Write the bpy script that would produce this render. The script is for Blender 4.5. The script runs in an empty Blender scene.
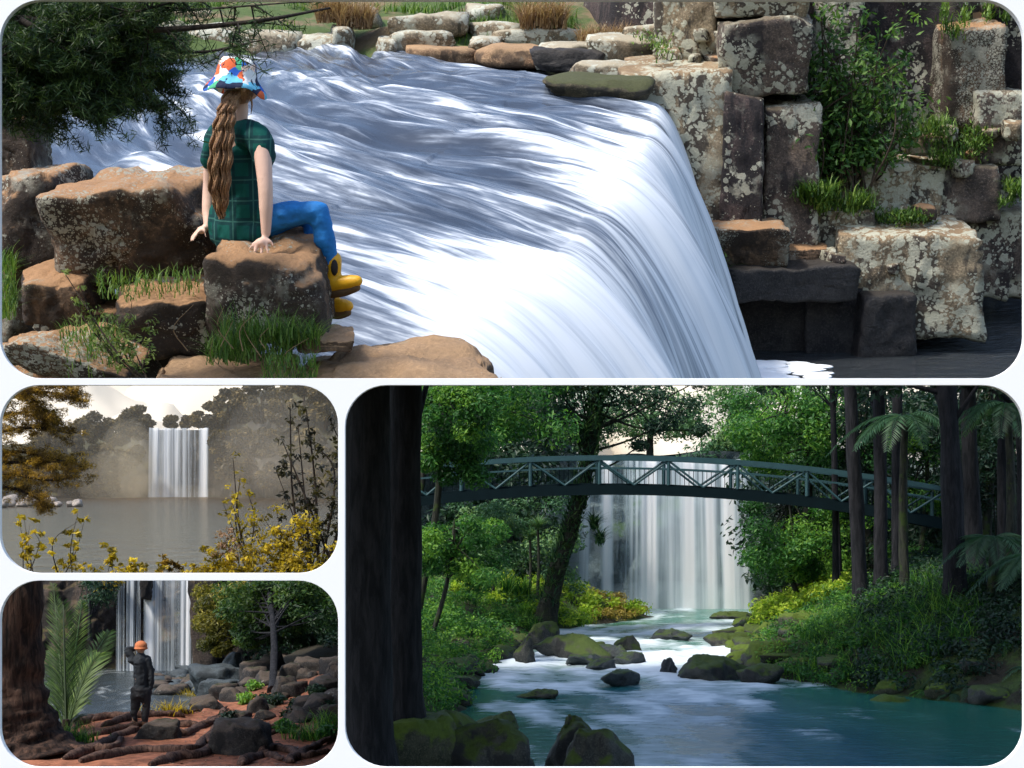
import bpy, math, random
import numpy as np
from mathutils import Matrix, Vector
R = math.radians
SC = bpy.context.scene
COL = SC.collection
F = 2000.0; HX = 512.0; HY = 478.0          # focal length and principal point of the camera in pixels
CZ = 8.0                                    # eye height above the base ground
I4 = Matrix.Identity(4)
TH = math.atan((HY + 60) / F)               # the falls at the top stand on a hillside that rises away from the viewer
TOP = Matrix.Translation((0, 0, CZ)) @ Matrix.Rotation(TH, 4, 'X')
ORG = {}; FRM = {}

def W(px, py, Y):                           # world point at depth Y
    return np.array([(px - HX) / F * Y, Y, (HY - py) / F * Y + CZ])
def TL(px, py, d):                          # the same in the hillside's own coordinates
    v = Vector(((px - HX) / F, 1, (HY - py) / F)); v.rotate(Matrix.Rotation(-TH, 3, 'X'))
    v = v * (d / v.y)
    return np.array(v)

# ---------- noise ----------
def _h(ix, iy, iz, s):
    n = (ix * 374761393 + iy * 668265263 + iz * 2147483647 + s * 974711) & 0xffffffff
    n = ((n ^ (n >> 13)) * 1274126177) & 0xffffffff
    n = n ^ (n >> 16)
    return (n & 0xffff) / 32767.5 - 1.0
def vnoise(P, s=0):
    P = np.asarray(P, float); i = np.floor(P).astype(np.int64); f = P - i; f = f * f * f * (f * (f * 6 - 15) + 10)
    x, y, z = i[:, 0], i[:, 1], i[:, 2]; u, v, w = f[:, 0], f[:, 1], f[:, 2]
    def L(a, b, t): return a + (b - a) * t
    return L(L(L(_h(x, y, z, s), _h(x + 1, y, z, s), u), L(_h(x, y + 1, z, s), _h(x + 1, y + 1, z, s), u), v),
             L(L(_h(x, y, z + 1, s), _h(x + 1, y, z + 1, s), u), L(_h(x, y + 1, z + 1, s), _h(x + 1, y + 1, z + 1, s), u), v), w)
def fbm(P, o=4, s=0, g=.5):
    P = np.asarray(P, float); t = 0; a = 1
    for k in range(o): t = t + a * vnoise(P, s + k * 17); P = P * 2.03 + 11.3; a *= g
    return t

# ---------- each scene is cut off along the sight lines to its opening's edges ----------
CLIP = []
def bay(top=None, bottom=None, left=None, right=None):
    CLIP.clear()
    if top is not None: CLIP.append(((0, (HY - top) / F, -1)))
    if bottom is not None: CLIP.append(((0, -(HY - bottom) / F, 1)))
    if left is not None: CLIP.append(((1, -(left - HX) / F, 0)))
    if right is not None: CLIP.append(((-1, (right - HX) / F, 0)))
def cut(me, frame, o):
    import bmesh
    M = frame @ Matrix.Translation(o); inv = M.inverted(); R3 = inv.to_3x3(); co = inv @ Vector((0, 0, CZ)); bm = None
    V = np.empty(len(me.vertices) * 3, np.float32); me.vertices.foreach_get('co', V); V = V.reshape(-1, 3)
    for n in CLIP:
        nl = R3 @ Vector(n)
        if ((V - np.array(co)) @ np.array(nl)).min() >= 0: continue
        if bm is None: bm = bmesh.new(); bm.from_mesh(me); solid = len(V) < 60000 and not any(e.is_boundary for e in bm.edges)
        bmesh.ops.bisect_plane(bm, geom=bm.verts[:] + bm.edges[:] + bm.faces[:], plane_co=co, plane_no=-nl, clear_outer=True, dist=1e-5)
        if solid:
            ed = [e for e in bm.edges if e.is_boundary]
            if ed:
                try: bmesh.ops.holes_fill(bm, edges=ed, sides=0)
                except Exception: pass
    if bm is not None: bm.to_mesh(me); bm.free()

# ---------- geometry ----------
class G:
    def __init__(s): s.V = []; s.L = []; s.C = []; s.A = []; s.n = 0
    def add(s, V, Fc, v=0.5):
        V = np.asarray(V, float).reshape(-1, 3); Fc = np.asarray(Fc)
        s.V.append(V); s.L.append((Fc + s.n).ravel()); s.C.append(np.full(len(Fc), Fc.shape[1]))
        s.A.append(np.full(len(V), v) if np.isscalar(v) else np.asarray(v, float)); s.n += len(V); return s
    def verts(s): return np.concatenate(s.V)
    def mesh(s, name, o, attrs=None, smooth=True):
        V = (s.verts() - o).astype(np.float32); L = np.concatenate(s.L).astype(np.int32); C = np.concatenate(s.C).astype(np.int32)
        me = bpy.data.meshes.new(name)
        me.vertices.add(len(V)); me.vertices.foreach_set('co', V.ravel())
        me.loops.add(len(L)); me.loops.foreach_set('vertex_index', L)
        me.polygons.add(len(C)); me.polygons.foreach_set('loop_start', np.concatenate([[0], np.cumsum(C)[:-1]]).astype(np.int32))
        me.polygons.foreach_set('use_smooth', np.full(len(C), smooth))
        at = me.attributes.new('v', 'FLOAT', 'POINT'); at.data.foreach_set('value', np.concatenate(s.A).astype(np.float32))
        for k, a in (attrs or {}).items():
            if a.ndim == 1: t = me.attributes.new(k, 'FLOAT', 'POINT'); t.data.foreach_set('value', a.astype(np.float32))
            else: t = me.attributes.new(k, 'FLOAT_VECTOR', 'POINT'); t.data.foreach_set('vector', a.astype(np.float32).ravel())
        me.update(calc_edges=True); me.validate(); return me
    def build(s, name, mat, parent=None, frame=I4, origin=None, attrs=None, smooth=True, tag=None):
        V = s.verts()
        if parent is not None: o = ORG[parent.name]
        elif origin is not None: o = np.array(origin)
        else: o = np.array([(V[:, 0].min() + V[:, 0].max()) / 2, (V[:, 1].min() + V[:, 1].max()) / 2, V[:, 2].min()])
        ob = bpy.data.objects.new(name, s.mesh(name, o, attrs, smooth)); COL.objects.link(ob); ob.data.materials.append(mat)
        ORG[ob.name] = o
        if CLIP: cut(ob.data, FRM.get(parent.name, I4) if parent is not None else frame, o)
        if parent is not None: ob.parent = parent; FRM[ob.name] = FRM.get(parent.name, I4)
        else: ob.matrix_world = frame @ Matrix.Translation(o)
        if tag: label(ob, *tag)
        return ob
def label(o, lab, cat, group=None):
    o['label'] = lab; o['category'] = cat
    if group: o['group'] = group
    return o
def thing(name, lab, cat, loc, frame=I4, group=None):
    o = bpy.data.objects.new(name, None); COL.objects.link(o); o.empty_display_size = .2
    o.matrix_world = frame @ Matrix.Translation(loc); ORG[o.name] = np.array(loc, float); FRM[o.name] = frame
    return label(o, lab, cat, group)
def kind(o, k): o['kind'] = k; return o
def dup(root, loc, rz=0, s=1, lab=None, frame=I4, group=None):
    r = root.copy(); COL.objects.link(r); ORG[r.name] = np.array(loc, float)
    r.matrix_world = frame @ Matrix.Translation(loc) @ Matrix.Rotation(rz, 4, 'Z') @ Matrix.Scale(s, 4)
    if lab: r['label'] = lab
    if group: r['group'] = group
    for ch in list(root.children):
        c = ch.copy(); COL.objects.link(c); c.parent = r
    return r
_ico = {}
def ico(n):
    if n not in _ico:
        import bmesh
        b = bmesh.new(); bmesh.ops.create_icosphere(b, subdivisions=n, radius=1)
        _ico[n] = (np.array([v.co[:] for v in b.verts]), np.array([[v.index for v in f.verts] for f in b.faces])); b.free()
    return _ico[n]
def rockv(c, half, seed, blocky=True, rough=.05, sub=4, p=16, rot=0, strata=0, k=6, freq=2.2, ch=(.72, .95), taper=0, jt=.13):
    D, Fc = ico(sub); r = np.random.RandomState(seed); N = []; H = []
    half = np.array(half, float)
    if blocky:
        for ax in range(3):
            for sg in (-1, 1):
                n = r.normal(0, jt, 3); n[ax] = sg; N.append(n / np.linalg.norm(n)); H.append(1.0)
        for _ in range(k):
            n = r.normal(0, 1, 3); n /= np.linalg.norm(n); N.append(n); H.append(np.abs(n).sum() * r.uniform(*ch))
    else:
        for _ in range(15):
            n = r.normal(0, 1, 3); n /= np.linalg.norm(n); N.append(n); H.append(r.uniform(.72, 1.0))
        N.append(np.array([0, 0, -1.])); H.append(.8); N.append(np.array([0, 0, 1.])); H.append(.9)
    N = np.array(N); H = np.array(H)
    q = np.maximum(D @ N.T, 0) / H
    rad = (q ** p).sum(1) ** (-1 / p)
    V = D * rad[:, None]
    S = V * half
    m = half.mean()
    d = fbm(S / m * freq + seed * 3.7, 4, seed) * rough * m
    if strata: d += strata * m * np.round(vnoise(np.stack([S[:, 2] * 0, S[:, 2] * 0, S[:, 2] / m * 5], 1) + seed) * 3) / 3
    crack = np.abs(fbm(S / m * freq * .7 + seed * 1.3, 3, seed + 5)); d -= np.exp(-(crack / .05) ** 2) * rough * .8 * m
    if taper: S[:, :2] *= (1 - taper * np.clip(S[:, 2:3] / half[2] + .6, 0, 1.6) / 1.6)
    nn = S / half ** 2; nn /= np.linalg.norm(nn, axis=1)[:, None]
    S = S + nn * d[:, None]
    if rot: ca, sa = math.cos(rot), math.sin(rot); S = S @ np.array([[ca, sa, 0], [-sa, ca, 0], [0, 0, 1]])
    return S + np.array(c), Fc
def tube(g, P, rad, n=8, v=.5, cap=True, jit=0, seed=0):
    P = np.asarray(P, float); rad = np.asarray(rad, float) * np.ones(len(P)); m = len(P)
    T = np.gradient(P, axis=0); T /= np.linalg.norm(T, axis=1)[:, None] + 1e-9
    up = np.array([0, 0, 1.]) if abs(T[0][2]) < .9 else np.array([1., 0, 0])
    A = np.cross(T, up); A /= np.linalg.norm(A, axis=1)[:, None] + 1e-9; B = np.cross(T, A)
    th = np.linspace(0, 2 * np.pi, n, endpoint=False)
    rr = rad[:, None] * np.ones((m, n))
    if jit:
        q = np.stack([np.cos(th)[None, :] * np.ones((m, 1)) * 2, np.sin(th)[None, :] * np.ones((m, 1)) * 2, np.arange(m)[:, None] * .35 * np.ones((1, n))], 2).reshape(-1, 3)
        rr = rr * (1 + jit * fbm(q + seed * 7.1, 3, seed).reshape(m, n))
    V = P[:, None, :] + rr[..., None] * (np.cos(th)[None, :, None] * A[:, None, :] + np.sin(th)[None, :, None] * B[:, None, :])
    i, j = np.meshgrid(np.arange(m - 1), np.arange(n), indexing='ij'); j2 = (j + 1) % n
    Fc = np.stack([i * n + j, i * n + j2, (i + 1) * n + j2, (i + 1) * n + j], 2).reshape(-1, 4)
    g.add(V.reshape(-1, 3), Fc, v)
    if cap:
        for k, sgn in ((0, 1), (m - 1, -1)):
            ring = V[k]; c = P[k]; a = np.arange(n)
            t = np.stack([a, (a + 1) % n, np.full(n, n)], 1)
            g.add(np.vstack([ring, c]), t[:, ::sgn], v)
    return g
def spline(P, n):
    P = np.asarray(P, float); m = len(P); t = np.linspace(0, m - 1, n); i = np.clip(t.astype(int), 0, m - 2); f = (t - i)[:, None]
    Q = np.vstack([2 * P[0] - P[1], P, 2 * P[-1] - P[-2]])
    a, b, c, d = Q[i], Q[i + 1], Q[i + 2], Q[i + 3]
    return .5 * ((2 * b) + (c - a) * f + (2 * a - 5 * b + 4 * c - d) * f ** 2 + (3 * b - a - 3 * c + d) * f ** 3)
def box(g, c, h, v=.5, rz=0):
    s = np.array([[x, y, z] for x in (-1, 1) for y in (-1, 1) for z in (-1, 1)], float) * np.array(h)
    if rz: ca, sa = math.cos(rz), math.sin(rz); s = s @ np.array([[ca, sa, 0], [-sa, ca, 0], [0, 0, 1]])
    return g.add(s + np.array(c), np.array([[0, 1, 3, 2], [4, 6, 7, 5], [0, 4, 5, 1], [2, 3, 7, 6], [0, 2, 6, 4], [1, 5, 7, 3]]), v)
def bar(g, a, b, w, v=.5): return tube(g, [a, b], [w, w], 6, v)
def grid(m, n):
    i, j = np.meshgrid(np.arange(m - 1), np.arange(n - 1), indexing='ij')
    return np.stack([i * n + j, (i + 1) * n + j, (i + 1) * n + j + 1, i * n + j + 1], 2).reshape(-1, 4)
def leaves(g, rs, C, Rr, n, size, asp=.4, flat=.5, out=.6, vr=.25, v0=None, squash=.7, droop=0):
    """n leaf faces scattered in each of the clumps (centres C, radii Rr)"""
    C = np.asarray(C, float).reshape(-1, 3); Rr = np.ones(len(C)) * Rr; m = len(C)
    cv = rs.uniform(.2, .8, m) if v0 is None else np.ones(m) * v0
    idx = np.repeat(np.arange(m), n); k = len(idx)
    d = rs.normal(0, 1, (k, 3)); d /= np.linalg.norm(d, axis=1)[:, None]
    rad = rs.uniform(0, 1, k) ** .5
    off = d * rad[:, None] * Rr[idx][:, None]; off[:, 2] *= squash
    P = C[idx] + off
    nr = d * out + np.array([0, 0, flat]) + rs.normal(0, .5, (k, 3)); nr /= np.linalg.norm(nr, axis=1)[:, None]
    a = np.cross(nr, rs.normal(0, 1, (k, 3))); a[:, 2] -= droop; a -= nr * (a * nr).sum(1)[:, None]; a /= np.linalg.norm(a, axis=1)[:, None] + 1e-9
    b = np.cross(nr, a); s = size * rs.uniform(.6, 1.4, k)[:, None]
    V = np.stack([P - a * s, P + b * s * asp - a * s * .1, P + a * s - nr * s * .25, P - b * s * asp - a * s * .1], 1).reshape(-1, 3)
    vv = np.clip(cv[idx] + rs.normal(0, vr * .6, k), 0, 1)
    g.add(V, np.arange(4 * k).reshape(-1, 4), np.repeat(vv, 4)); return g
def blades(g, rs, P, h, w, lean=.5, seg=3, vr=.3, v0=.5, dirs=None):
    """grass or strap leaves rooted at the points P"""
    P = np.asarray(P, float); k = len(P)
    ang = rs.uniform(0, 2 * np.pi, k); d = np.stack([np.cos(ang), np.sin(ang), 0 * ang], 1)
    if dirs is not None: d = d * .5 + dirs; d /= np.linalg.norm(d, axis=1)[:, None]
    sd = np.stack([-d[:, 1], d[:, 0], 0 * ang], 1)
    hh = h * rs.uniform(.5, 1.2, k); ln = lean * rs.uniform(.3, 1.3, k); pts = []
    for j in range(seg + 1):
        t = j / seg
        c = P + d * (hh * ln * t * t)[:, None] + np.array([0, 0, 1.]) * (hh * (t - .35 * ln * t * t))[:, None]
        ww = w * (1 - t * .92)
        pts += [c - sd * ww, c + sd * ww]
    V = np.stack(pts, 1); q = []
    for j in range(seg): q.append([2 * j, 2 * j + 1, 2 * j + 3, 2 * j + 2])
    Fc = (np.arange(k)[:, None, None] * (2 * seg + 2) + np.array(q)[None]).reshape(-1, 4)
    g.add(V.reshape(-1, 3), Fc, np.repeat(np.clip(v0 + rs.normal(0, vr, k), 0, 1), 2 * seg + 2)); return g
def frond(g, rs, base, dr, L, arch, ll, n=26, lw=.012, v=.5, hang=.35, fw=.75):
    """pinnate leaf: arching midrib with a row of leaflets either side"""
    dr = np.array(dr, float); dr /= np.linalg.norm(dr); hz = np.array([dr[0], dr[1], 0]); hz /= np.linalg.norm(hz) + 1e-6
    t = np.linspace(0, 1, 12)
    P = np.array(base)[None] + dr[None] * (t * L)[:, None] + np.array([0, 0, -1.]) * (arch * L * t ** 2)[:, None] + hz * (.15 * arch * L * t ** 2)[:, None]
    tube(g, P, np.linspace(L * .009, L * .002, 12), 5, v * .7, False)
    tt = np.repeat(np.linspace(.12, .98, n), 2); sg = np.tile([-1, 1], n)
    i = np.clip((tt * 11).astype(int), 0, 10); f = (tt * 11 - i)[:, None]; Q = P[i] * (1 - f) + P[i + 1] * f
    T = P[i + 1] - P[i]; T /= np.linalg.norm(T, axis=1)[:, None]
    S = np.cross(T, np.array([0, 0, 1.])); S /= np.linalg.norm(S, axis=1)[:, None] + 1e-6
    ln = ll * np.sin(np.pi * np.clip(tt * .86 + .12, 0, 1)) ** .6 * rs.uniform(.85, 1.1, len(tt))
    dv = S * sg[:, None] + T * fw + rs.normal(0, .06, (len(tt), 3)); dv[:, 2] -= hang; dv /= np.linalg.norm(dv, axis=1)[:, None]
    E = Q + dv * ln[:, None]; M = Q + dv * (ln * .45)[:, None] + np.array([0, 0, .04]) * ln[:, None]; w = T * lw
    V = np.stack([Q, M - w, E, M + w], 1).reshape(-1, 3)
    g.add(V, np.arange(4 * len(tt)).reshape(-1, 4), np.repeat(np.clip(v + rs.normal(0, .1, len(tt)), 0, 1), 4)); return g
def remesh(g, vox, it=4):
    """melt overlapping solids into one continuous skin"""
    me = g.mesh('t', np.zeros(3)); ob = bpy.data.objects.new('t', me); COL.objects.link(ob)
    m = ob.modifiers.new('r', 'REMESH'); m.mode = 'VOXEL'; m.voxel_size = vox
    m2 = ob.modifiers.new('s', 'SMOOTH'); m2.factor = .5; m2.iterations = it
    dg = bpy.context.evaluated_depsgraph_get(); ev = ob.evaluated_get(dg); e = ev.to_mesh()
    V = np.empty(len(e.vertices) * 3); e.vertices.foreach_get('co', V); V = V.reshape(-1, 3)
    C = np.empty(len(e.polygons), int); e.polygons.foreach_get('loop_total', C); L = np.empty(len(e.loops), int); e.loops.foreach_get('vertex_index', L)
    ev.to_mesh_clear(); bpy.data.objects.remove(ob); bpy.data.meshes.remove(me)
    r = G(); r.V = [V]; r.L = [L]; r.C = [C]; r.A = [np.full(len(V), .5)]; r.n = len(V); return r
def ell(g, c, h, sub=3, v=.5, rot=None):
    D, Fc = ico(sub); S = D * np.array(h)
    if rot is not None: S = S @ np.array(Matrix.Rotation(rot[0], 3, rot[1])).T
    return g.add(S + np.array(c), Fc, v)
def limb(g, P, rad, n=12, sub=10):
    P = np.asarray(P, float); m = (len(P) - 1) * sub + 1; Q = spline(P, m); r = np.interp(np.linspace(0, len(P) - 1, m), np.arange(len(P)), rad)
    tube(g, Q, r, n); ell(g, Q[0], [r[0]] * 3, 2); ell(g, Q[-1], [r[-1]] * 3, 2); return g

# ---------- materials ----------
class Mt:
    def __init__(s, name):
        s.m = bpy.data.materials.new(name); s.m.use_nodes = True; s.t = s.m.node_tree; s.t.nodes.clear()
        s.out = s.n('ShaderNodeOutputMaterial')
    def n(s, ty, **k):
        nd = s.t.nodes.new(ty)
        for a, b in k.items(): setattr(nd, a, b)
        return nd
    def put(s, sock, val):
        if val is None: return
        if hasattr(val, 'is_linked') or isinstance(val, bpy.types.NodeSocket): s.t.links.new(val, sock)
        elif isinstance(val, (tuple, list)) and len(val) == 3 and sock.type == 'RGBA': sock.default_value = (*val, 1)
        else: sock.default_value = val
    def coord(s, kind='Object', rnd=True):
        tc = s.n('ShaderNodeTexCoord').outputs[kind]
        if not rnd: return tc
        oi = s.n('ShaderNodeObjectInfo').outputs['Random']
        return s.vm('ADD', tc, s.vm('SCALE', (1, 1.7, 2.3), None, s.math('MULTIPLY', oi, 40)))
    def vm(s, op, a, b=None, sc=None):
        v = s.n('ShaderNodeVectorMath', operation=op); s.put(v.inputs[0], a)
        if b is not None: s.put(v.inputs[1], b)
        if sc is not None: s.put(v.inputs['Scale'], sc)
        return v.outputs[0]
    def math(s, op, a, b=None, c=None, clamp=False):
        v = s.n('ShaderNodeMath', operation=op, use_clamp=clamp)
        for i, x in enumerate((a, b, c)):
            if x is not None: s.put(v.inputs[i], x)
        return v.outputs[0]
    def noise(s, vec, sc, det=5, rough=.55, dist=0):
        v = s.n('ShaderNodeTexNoise'); s.put(v.inputs['Vector'], vec); v.inputs['Scale'].default_value = sc; v.inputs['Detail'].default_value = det
        v.inputs['Roughness'].default_value = rough; v.inputs['Distortion'].default_value = dist; return v.outputs['Fac']
    def vor(s, vec, sc, feature='F1', out='Distance', rnd=1):
        v = s.n('ShaderNodeTexVoronoi', feature=feature); s.put(v.inputs['Vector'], vec); v.inputs['Scale'].default_value = sc; v.inputs['Randomness'].default_value = rnd; return v.outputs[out]
    def step(s, x, lo, hi, a=0., b=1.):
        v = s.n('ShaderNodeMapRange', interpolation_type='SMOOTHSTEP'); s.put(v.inputs[0], x)
        for i, q in enumerate((lo, hi, a, b)): s.put(v.inputs[i + 1], q)
        return v.outputs[0]
    def ramp(s, f, st):
        v = s.n('ShaderNodeValToRGB'); s.put(v.inputs[0], f); e = v.color_ramp.elements
        while len(e) < len(st): e.new(.5)
        for q, (p, c) in zip(e, st): q.position = p; q.color = (*c, 1)
        return v.outputs[0]
    def mix(s, f, a, b, bt='MIX'):
        v = s.n('ShaderNodeMix', data_type='RGBA', blend_type=bt); s.put(v.inputs[0], f); s.put(v.inputs[6], a); s.put(v.inputs[7], b); return v.outputs[2]
    def attr(s, nm, out='Fac'): return s.n('ShaderNodeAttribute', attribute_name=nm).outputs[out]
    def bump(s, h, st=.5, d=.02, nrm=None):
        v = s.n('ShaderNodeBump'); s.put(v.inputs['Height'], h); v.inputs['Strength'].default_value = st; v.inputs['Distance'].default_value = d
        if nrm is not None: s.put(v.inputs['Normal'], nrm)
        return v.outputs[0]
    def bsdf(s, col, rough=.7, nrm=None, spec=.4, **k):
        p = s.n('ShaderNodeBsdfPrincipled'); s.put(p.inputs['Base Color'], col); s.put(p.inputs['Roughness'], rough); s.put(p.inputs['Normal'], nrm)
        p.inputs['Specular IOR Level'].default_value = spec
        for a, b in k.items(): s.put(p.inputs[a], b)
        return p.outputs[0]
    def fin(s, sh): s.t.links.new(sh, s.out.inputs[0]); return s.m
    def smix(s, f, a, b):
        v = s.n('ShaderNodeMixShader'); s.put(v.inputs[0], f); s.t.links.new(a, v.inputs[1]); s.t.links.new(b, v.inputs[2]); return v.outputs[0]

def rock_mat(name, c1, c2, top=None, topamt=.5, lich=None, lcov=.5, lsc=9., moss=None, mossamt=.5, dark=None, dcov=.4, sc=1., rough=.85, bump=.7, topn=(.35, .75)):
    m = Mt(name); co = m.vm('SCALE', m.coord(), None, sc)
    nz = m.n('ShaderNodeSeparateXYZ'); m.put(nz.inputs[0], m.n('ShaderNodeTexCoord').outputs['Normal']); nz = nz.outputs[2]
    n1 = m.noise(co, 1.6, 9, .62); n2 = m.noise(co, 7, 8, .68); n3 = m.noise(co, 34, 6, .75)
    col = m.mix(m.step(m.math('ADD', m.math('MULTIPLY', n1, .6), m.math('MULTIPLY', n2, .4)), .38, .62), c1, c2)
    col = m.mix(m.math('MULTIPLY', m.step(n3, .50, .64), .55), col, tuple(min(1, x * 2.1) for x in c2)); col = m.mix(m.math('MULTIPLY', m.step(n3, .46, .34), .6), col, tuple(x * .5 for x in c1))
    if dark: col = m.mix(m.math('MULTIPLY', m.step(m.noise(m.vm('MULTIPLY', co, (1, 1, .35)), 2.3, 7, .6), .62 - dcov * .3, .68 - dcov * .3), .85), col, dark)
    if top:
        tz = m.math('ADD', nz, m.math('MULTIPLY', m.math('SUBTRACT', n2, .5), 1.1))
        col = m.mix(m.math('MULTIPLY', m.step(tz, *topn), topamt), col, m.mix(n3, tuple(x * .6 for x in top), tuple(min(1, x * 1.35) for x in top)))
    if lich:
        cd = m.vm('ADD', co, m.vm('SCALE', m.n('ShaderNodeTexNoise').outputs['Color'], None, 0))
        nd = m.n('ShaderNodeTexNoise'); m.put(nd.inputs['Vector'], co); nd.inputs['Scale'].default_value = lsc * 1.4; nd.inputs['Detail'].default_value = 4
        cd = m.vm('ADD', co, m.vm('SCALE', m.vm('SUBTRACT', nd.outputs['Color'], (.5, .5, .5)), None, .9 / lsc))
        reg = m.step(m.noise(co, 1.1, 5, .6), .62 - lcov * .35, .80 - lcov * .35)
        thr = m.math('MULTIPLY', reg, .46)
        a = m.step(m.math('SUBTRACT', thr, m.vor(cd, lsc)), 0, .06)
        b = m.step(m.math('SUBTRACT', m.math('MULTIPLY', thr, .95), m.vor(cd, lsc * 2.7)), 0, .07)
        c = m.step(m.noise(co, 3.2, 8, .68), .64 - lcov * .16, .70 - lcov * .16)
        lm = m.math('MAXIMUM', m.math('MAXIMUM', a, b), m.math('MULTIPLY', m.math('MULTIPLY', c, reg), .85))
        lc = m.mix(m.noise(co, 5, 4), lich, tuple(min(1, x * q) for x, q in zip(lich, (.72, .78, .74))))
        lc = m.mix(m.step(n3, .4, .7), lc, tuple(x * .62 for x in lich))
        col = m.mix(m.math('MULTIPLY', lm, .92), col, lc)
    if moss:
        mz = m.math('ADD', nz, m.math('MULTIPLY', m.math('SUBTRACT', m.noise(co, 3, 7, .65), .5), 1.9))
        mm = m.step(mz, 1.0 - mossamt, 1.35 - mossamt)
        col = m.mix(mm, col, m.mix(m.noise(co, 14, 5, .7), tuple(x * .45 for x in moss), tuple(x * 1.5 for x in moss)))
    h = m.math('ADD', m.math('MULTIPLY', n2, .7), m.math('MULTIPLY', n3, .5))
    nr = m.bump(h, bump, .09 / sc)
    return m.fin(m.bsdf(col, rough, nr, .35))
def leaf_mat(name, dk, md, lt, trans=.35, rough=.5, spec=.35):
    m = Mt(name); v = m.attr('v'); col = m.ramp(v, [(.05, dk), (.5, md), (.95, lt)])
    a = m.bsdf(col, rough, None, spec); t = m.n('ShaderNodeBsdfTranslucent'); m.put(t.inputs[0], m.mix(1., col, (1.25, 1.25, .7), 'MULTIPLY'))
    return m.fin(m.smix(trans, a, t.outputs[0]))
def plain(name, col, rough=.6, var=.15, sc=8, bump=.2, spec=.4, bd=.01):
    m = Mt(name); n = m.noise(m.coord(), sc, 6, .6)
    return m.fin(m.bsdf(m.mix(n, tuple(x * (1 - var * 1.6) for x in col), tuple(min(1, x * (1 + var * 1.6)) for x in col)), rough, m.bump(n, bump, bd), spec))
def bark_mat(name, c1, c2, sc=1., bump=.9, moss=None, rough=.9):
    m = Mt(name); co = m.coord(); cs = m.vm('MULTIPLY', co, (sc * 6, sc * 6, sc * 1.1)); n = m.noise(cs, 1.6, 8, .65, .4)
    col = m.mix(m.step(n, .35, .68), c1, c2)
    if moss: col = m.mix(m.step(m.noise(co, sc * 2.2, 6, .65), .52, .62), col, moss)
    return m.fin(m.bsdf(col, rough, m.bump(n, bump, .06 / sc), .25))
# ---------- camera, light, sky ----------
cam = bpy.data.cameras.new('camera'); co_ = bpy.data.objects.new('camera', cam); COL.objects.link(co_); SC.camera = co_
cam.sensor_width = 36; cam.lens = 36 * F / 1024; cam.shift_y = (HY - 384) / 1024; cam.clip_end = 6000; cam.clip_start = .1
co_.location = (0, 0, CZ); co_.rotation_euler = (R(90), 0, 0)
SUN_AZ, SUN_EL = R(-124), R(54)             # compass bearing from +Y towards +X, and height
sd = Vector((math.sin(SUN_AZ) * math.cos(SUN_EL), math.cos(SUN_AZ) * math.cos(SUN_EL), math.sin(SUN_EL)))
sl = bpy.data.lights.new('sun', 'SUN'); sl.energy = 2.5; sl.angle = R(7); sl.color = (1, .95, .87)
so = bpy.data.objects.new('sun', sl); COL.objects.link(so); so.rotation_euler = sd.to_track_quat('Z', 'Y').to_euler(); so.location = (-30, -10, 60)
wd = bpy.data.worlds.new('World'); SC.world = wd; wd.use_nodes = True; nt = wd.node_tree
sky = nt.nodes.new('ShaderNodeTexSky'); sky.sky_type = 'NISHITA'; sky.sun_disc = False; sky.sun_elevation = SUN_EL; sky.sun_rotation = SUN_AZ; sky.dust_density = 1.8; sky.air_density = 1.0
bg = nt.nodes['Background']; bg.inputs[1].default_value = .15; nt.links.new(sky.outputs[0], bg.inputs[0])
SC.view_settings.view_transform = 'Standard'; SC.view_settings.look = 'None'; SC.view_settings.gamma = 1; SC.view_settings.exposure = .85
SC.render.engine = 'CYCLES'; cy = SC.cycles
cy.use_denoising = True
try: cy.denoiser = 'OPENIMAGEDENOISE'
except Exception: pass
cy.max_bounces = 6; cy.diffuse_bounces = 3; cy.glossy_bounces = 2; cy.transmission_bounces = 3; cy.transparent_max_bounces = 12; cy.volume_bounces = 1
cy.caustics_reflective = False; cy.caustics_refractive = False; cy.sample_clamp_indirect = 6

# base ground to the horizon
g = G(); n = 60; xs = np.sign(np.linspace(-1, 1, n)) * np.abs(np.linspace(-1, 1, n)) ** 3 * 900
X, Y = np.meshgrid(xs, xs + 300, indexing='ij'); Z = np.zeros_like(X) + vnoise(np.stack([X / 60, Y / 60, X * 0], 2).reshape(-1, 3)).reshape(X.shape) * .25 - .3
g.add(np.stack([X, Y, Z], 2).reshape(-1, 3), grid(n, n))
kind(g.build('ground', plain('soil', (.07, .065, .04), .95, .4, .5, .3), origin=(0, 0, 0)), 'structure')

# bank of bright cloud low over the horizon
rs = np.random.RandomState(77); g = G()
for k in range(70):
    px = rs.uniform(-260, 1100); Yk = rs.uniform(2100, 2700); hh = rs.uniform(45, 130) ; w_ = rs.uniform(60, 130)
    V, Fc = ico(4); V = V * np.array([w_ / F * Yk, 160, hh / F * Yk]); V = V + (V / np.linalg.norm(V, axis=1)[:, None]) * (fbm(V / 55 + k, 4, k) * 14)[:, None]
    g.add(V + np.array([(px - HX) / F * Yk, Yk, CZ + (HY - rs.uniform(468, 520)) / F * Yk]), Fc)
cm = Mt('cloud_warm_lit'); kind(g.build('clouds', cm.fin(cm.bsdf((.60, .545, .45), 1, None, 0)), tag=('bright hazy cloud bank low over the horizon', 'clouds')), 'stuff')  # warm horizon light is put into the cloud colour
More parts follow.
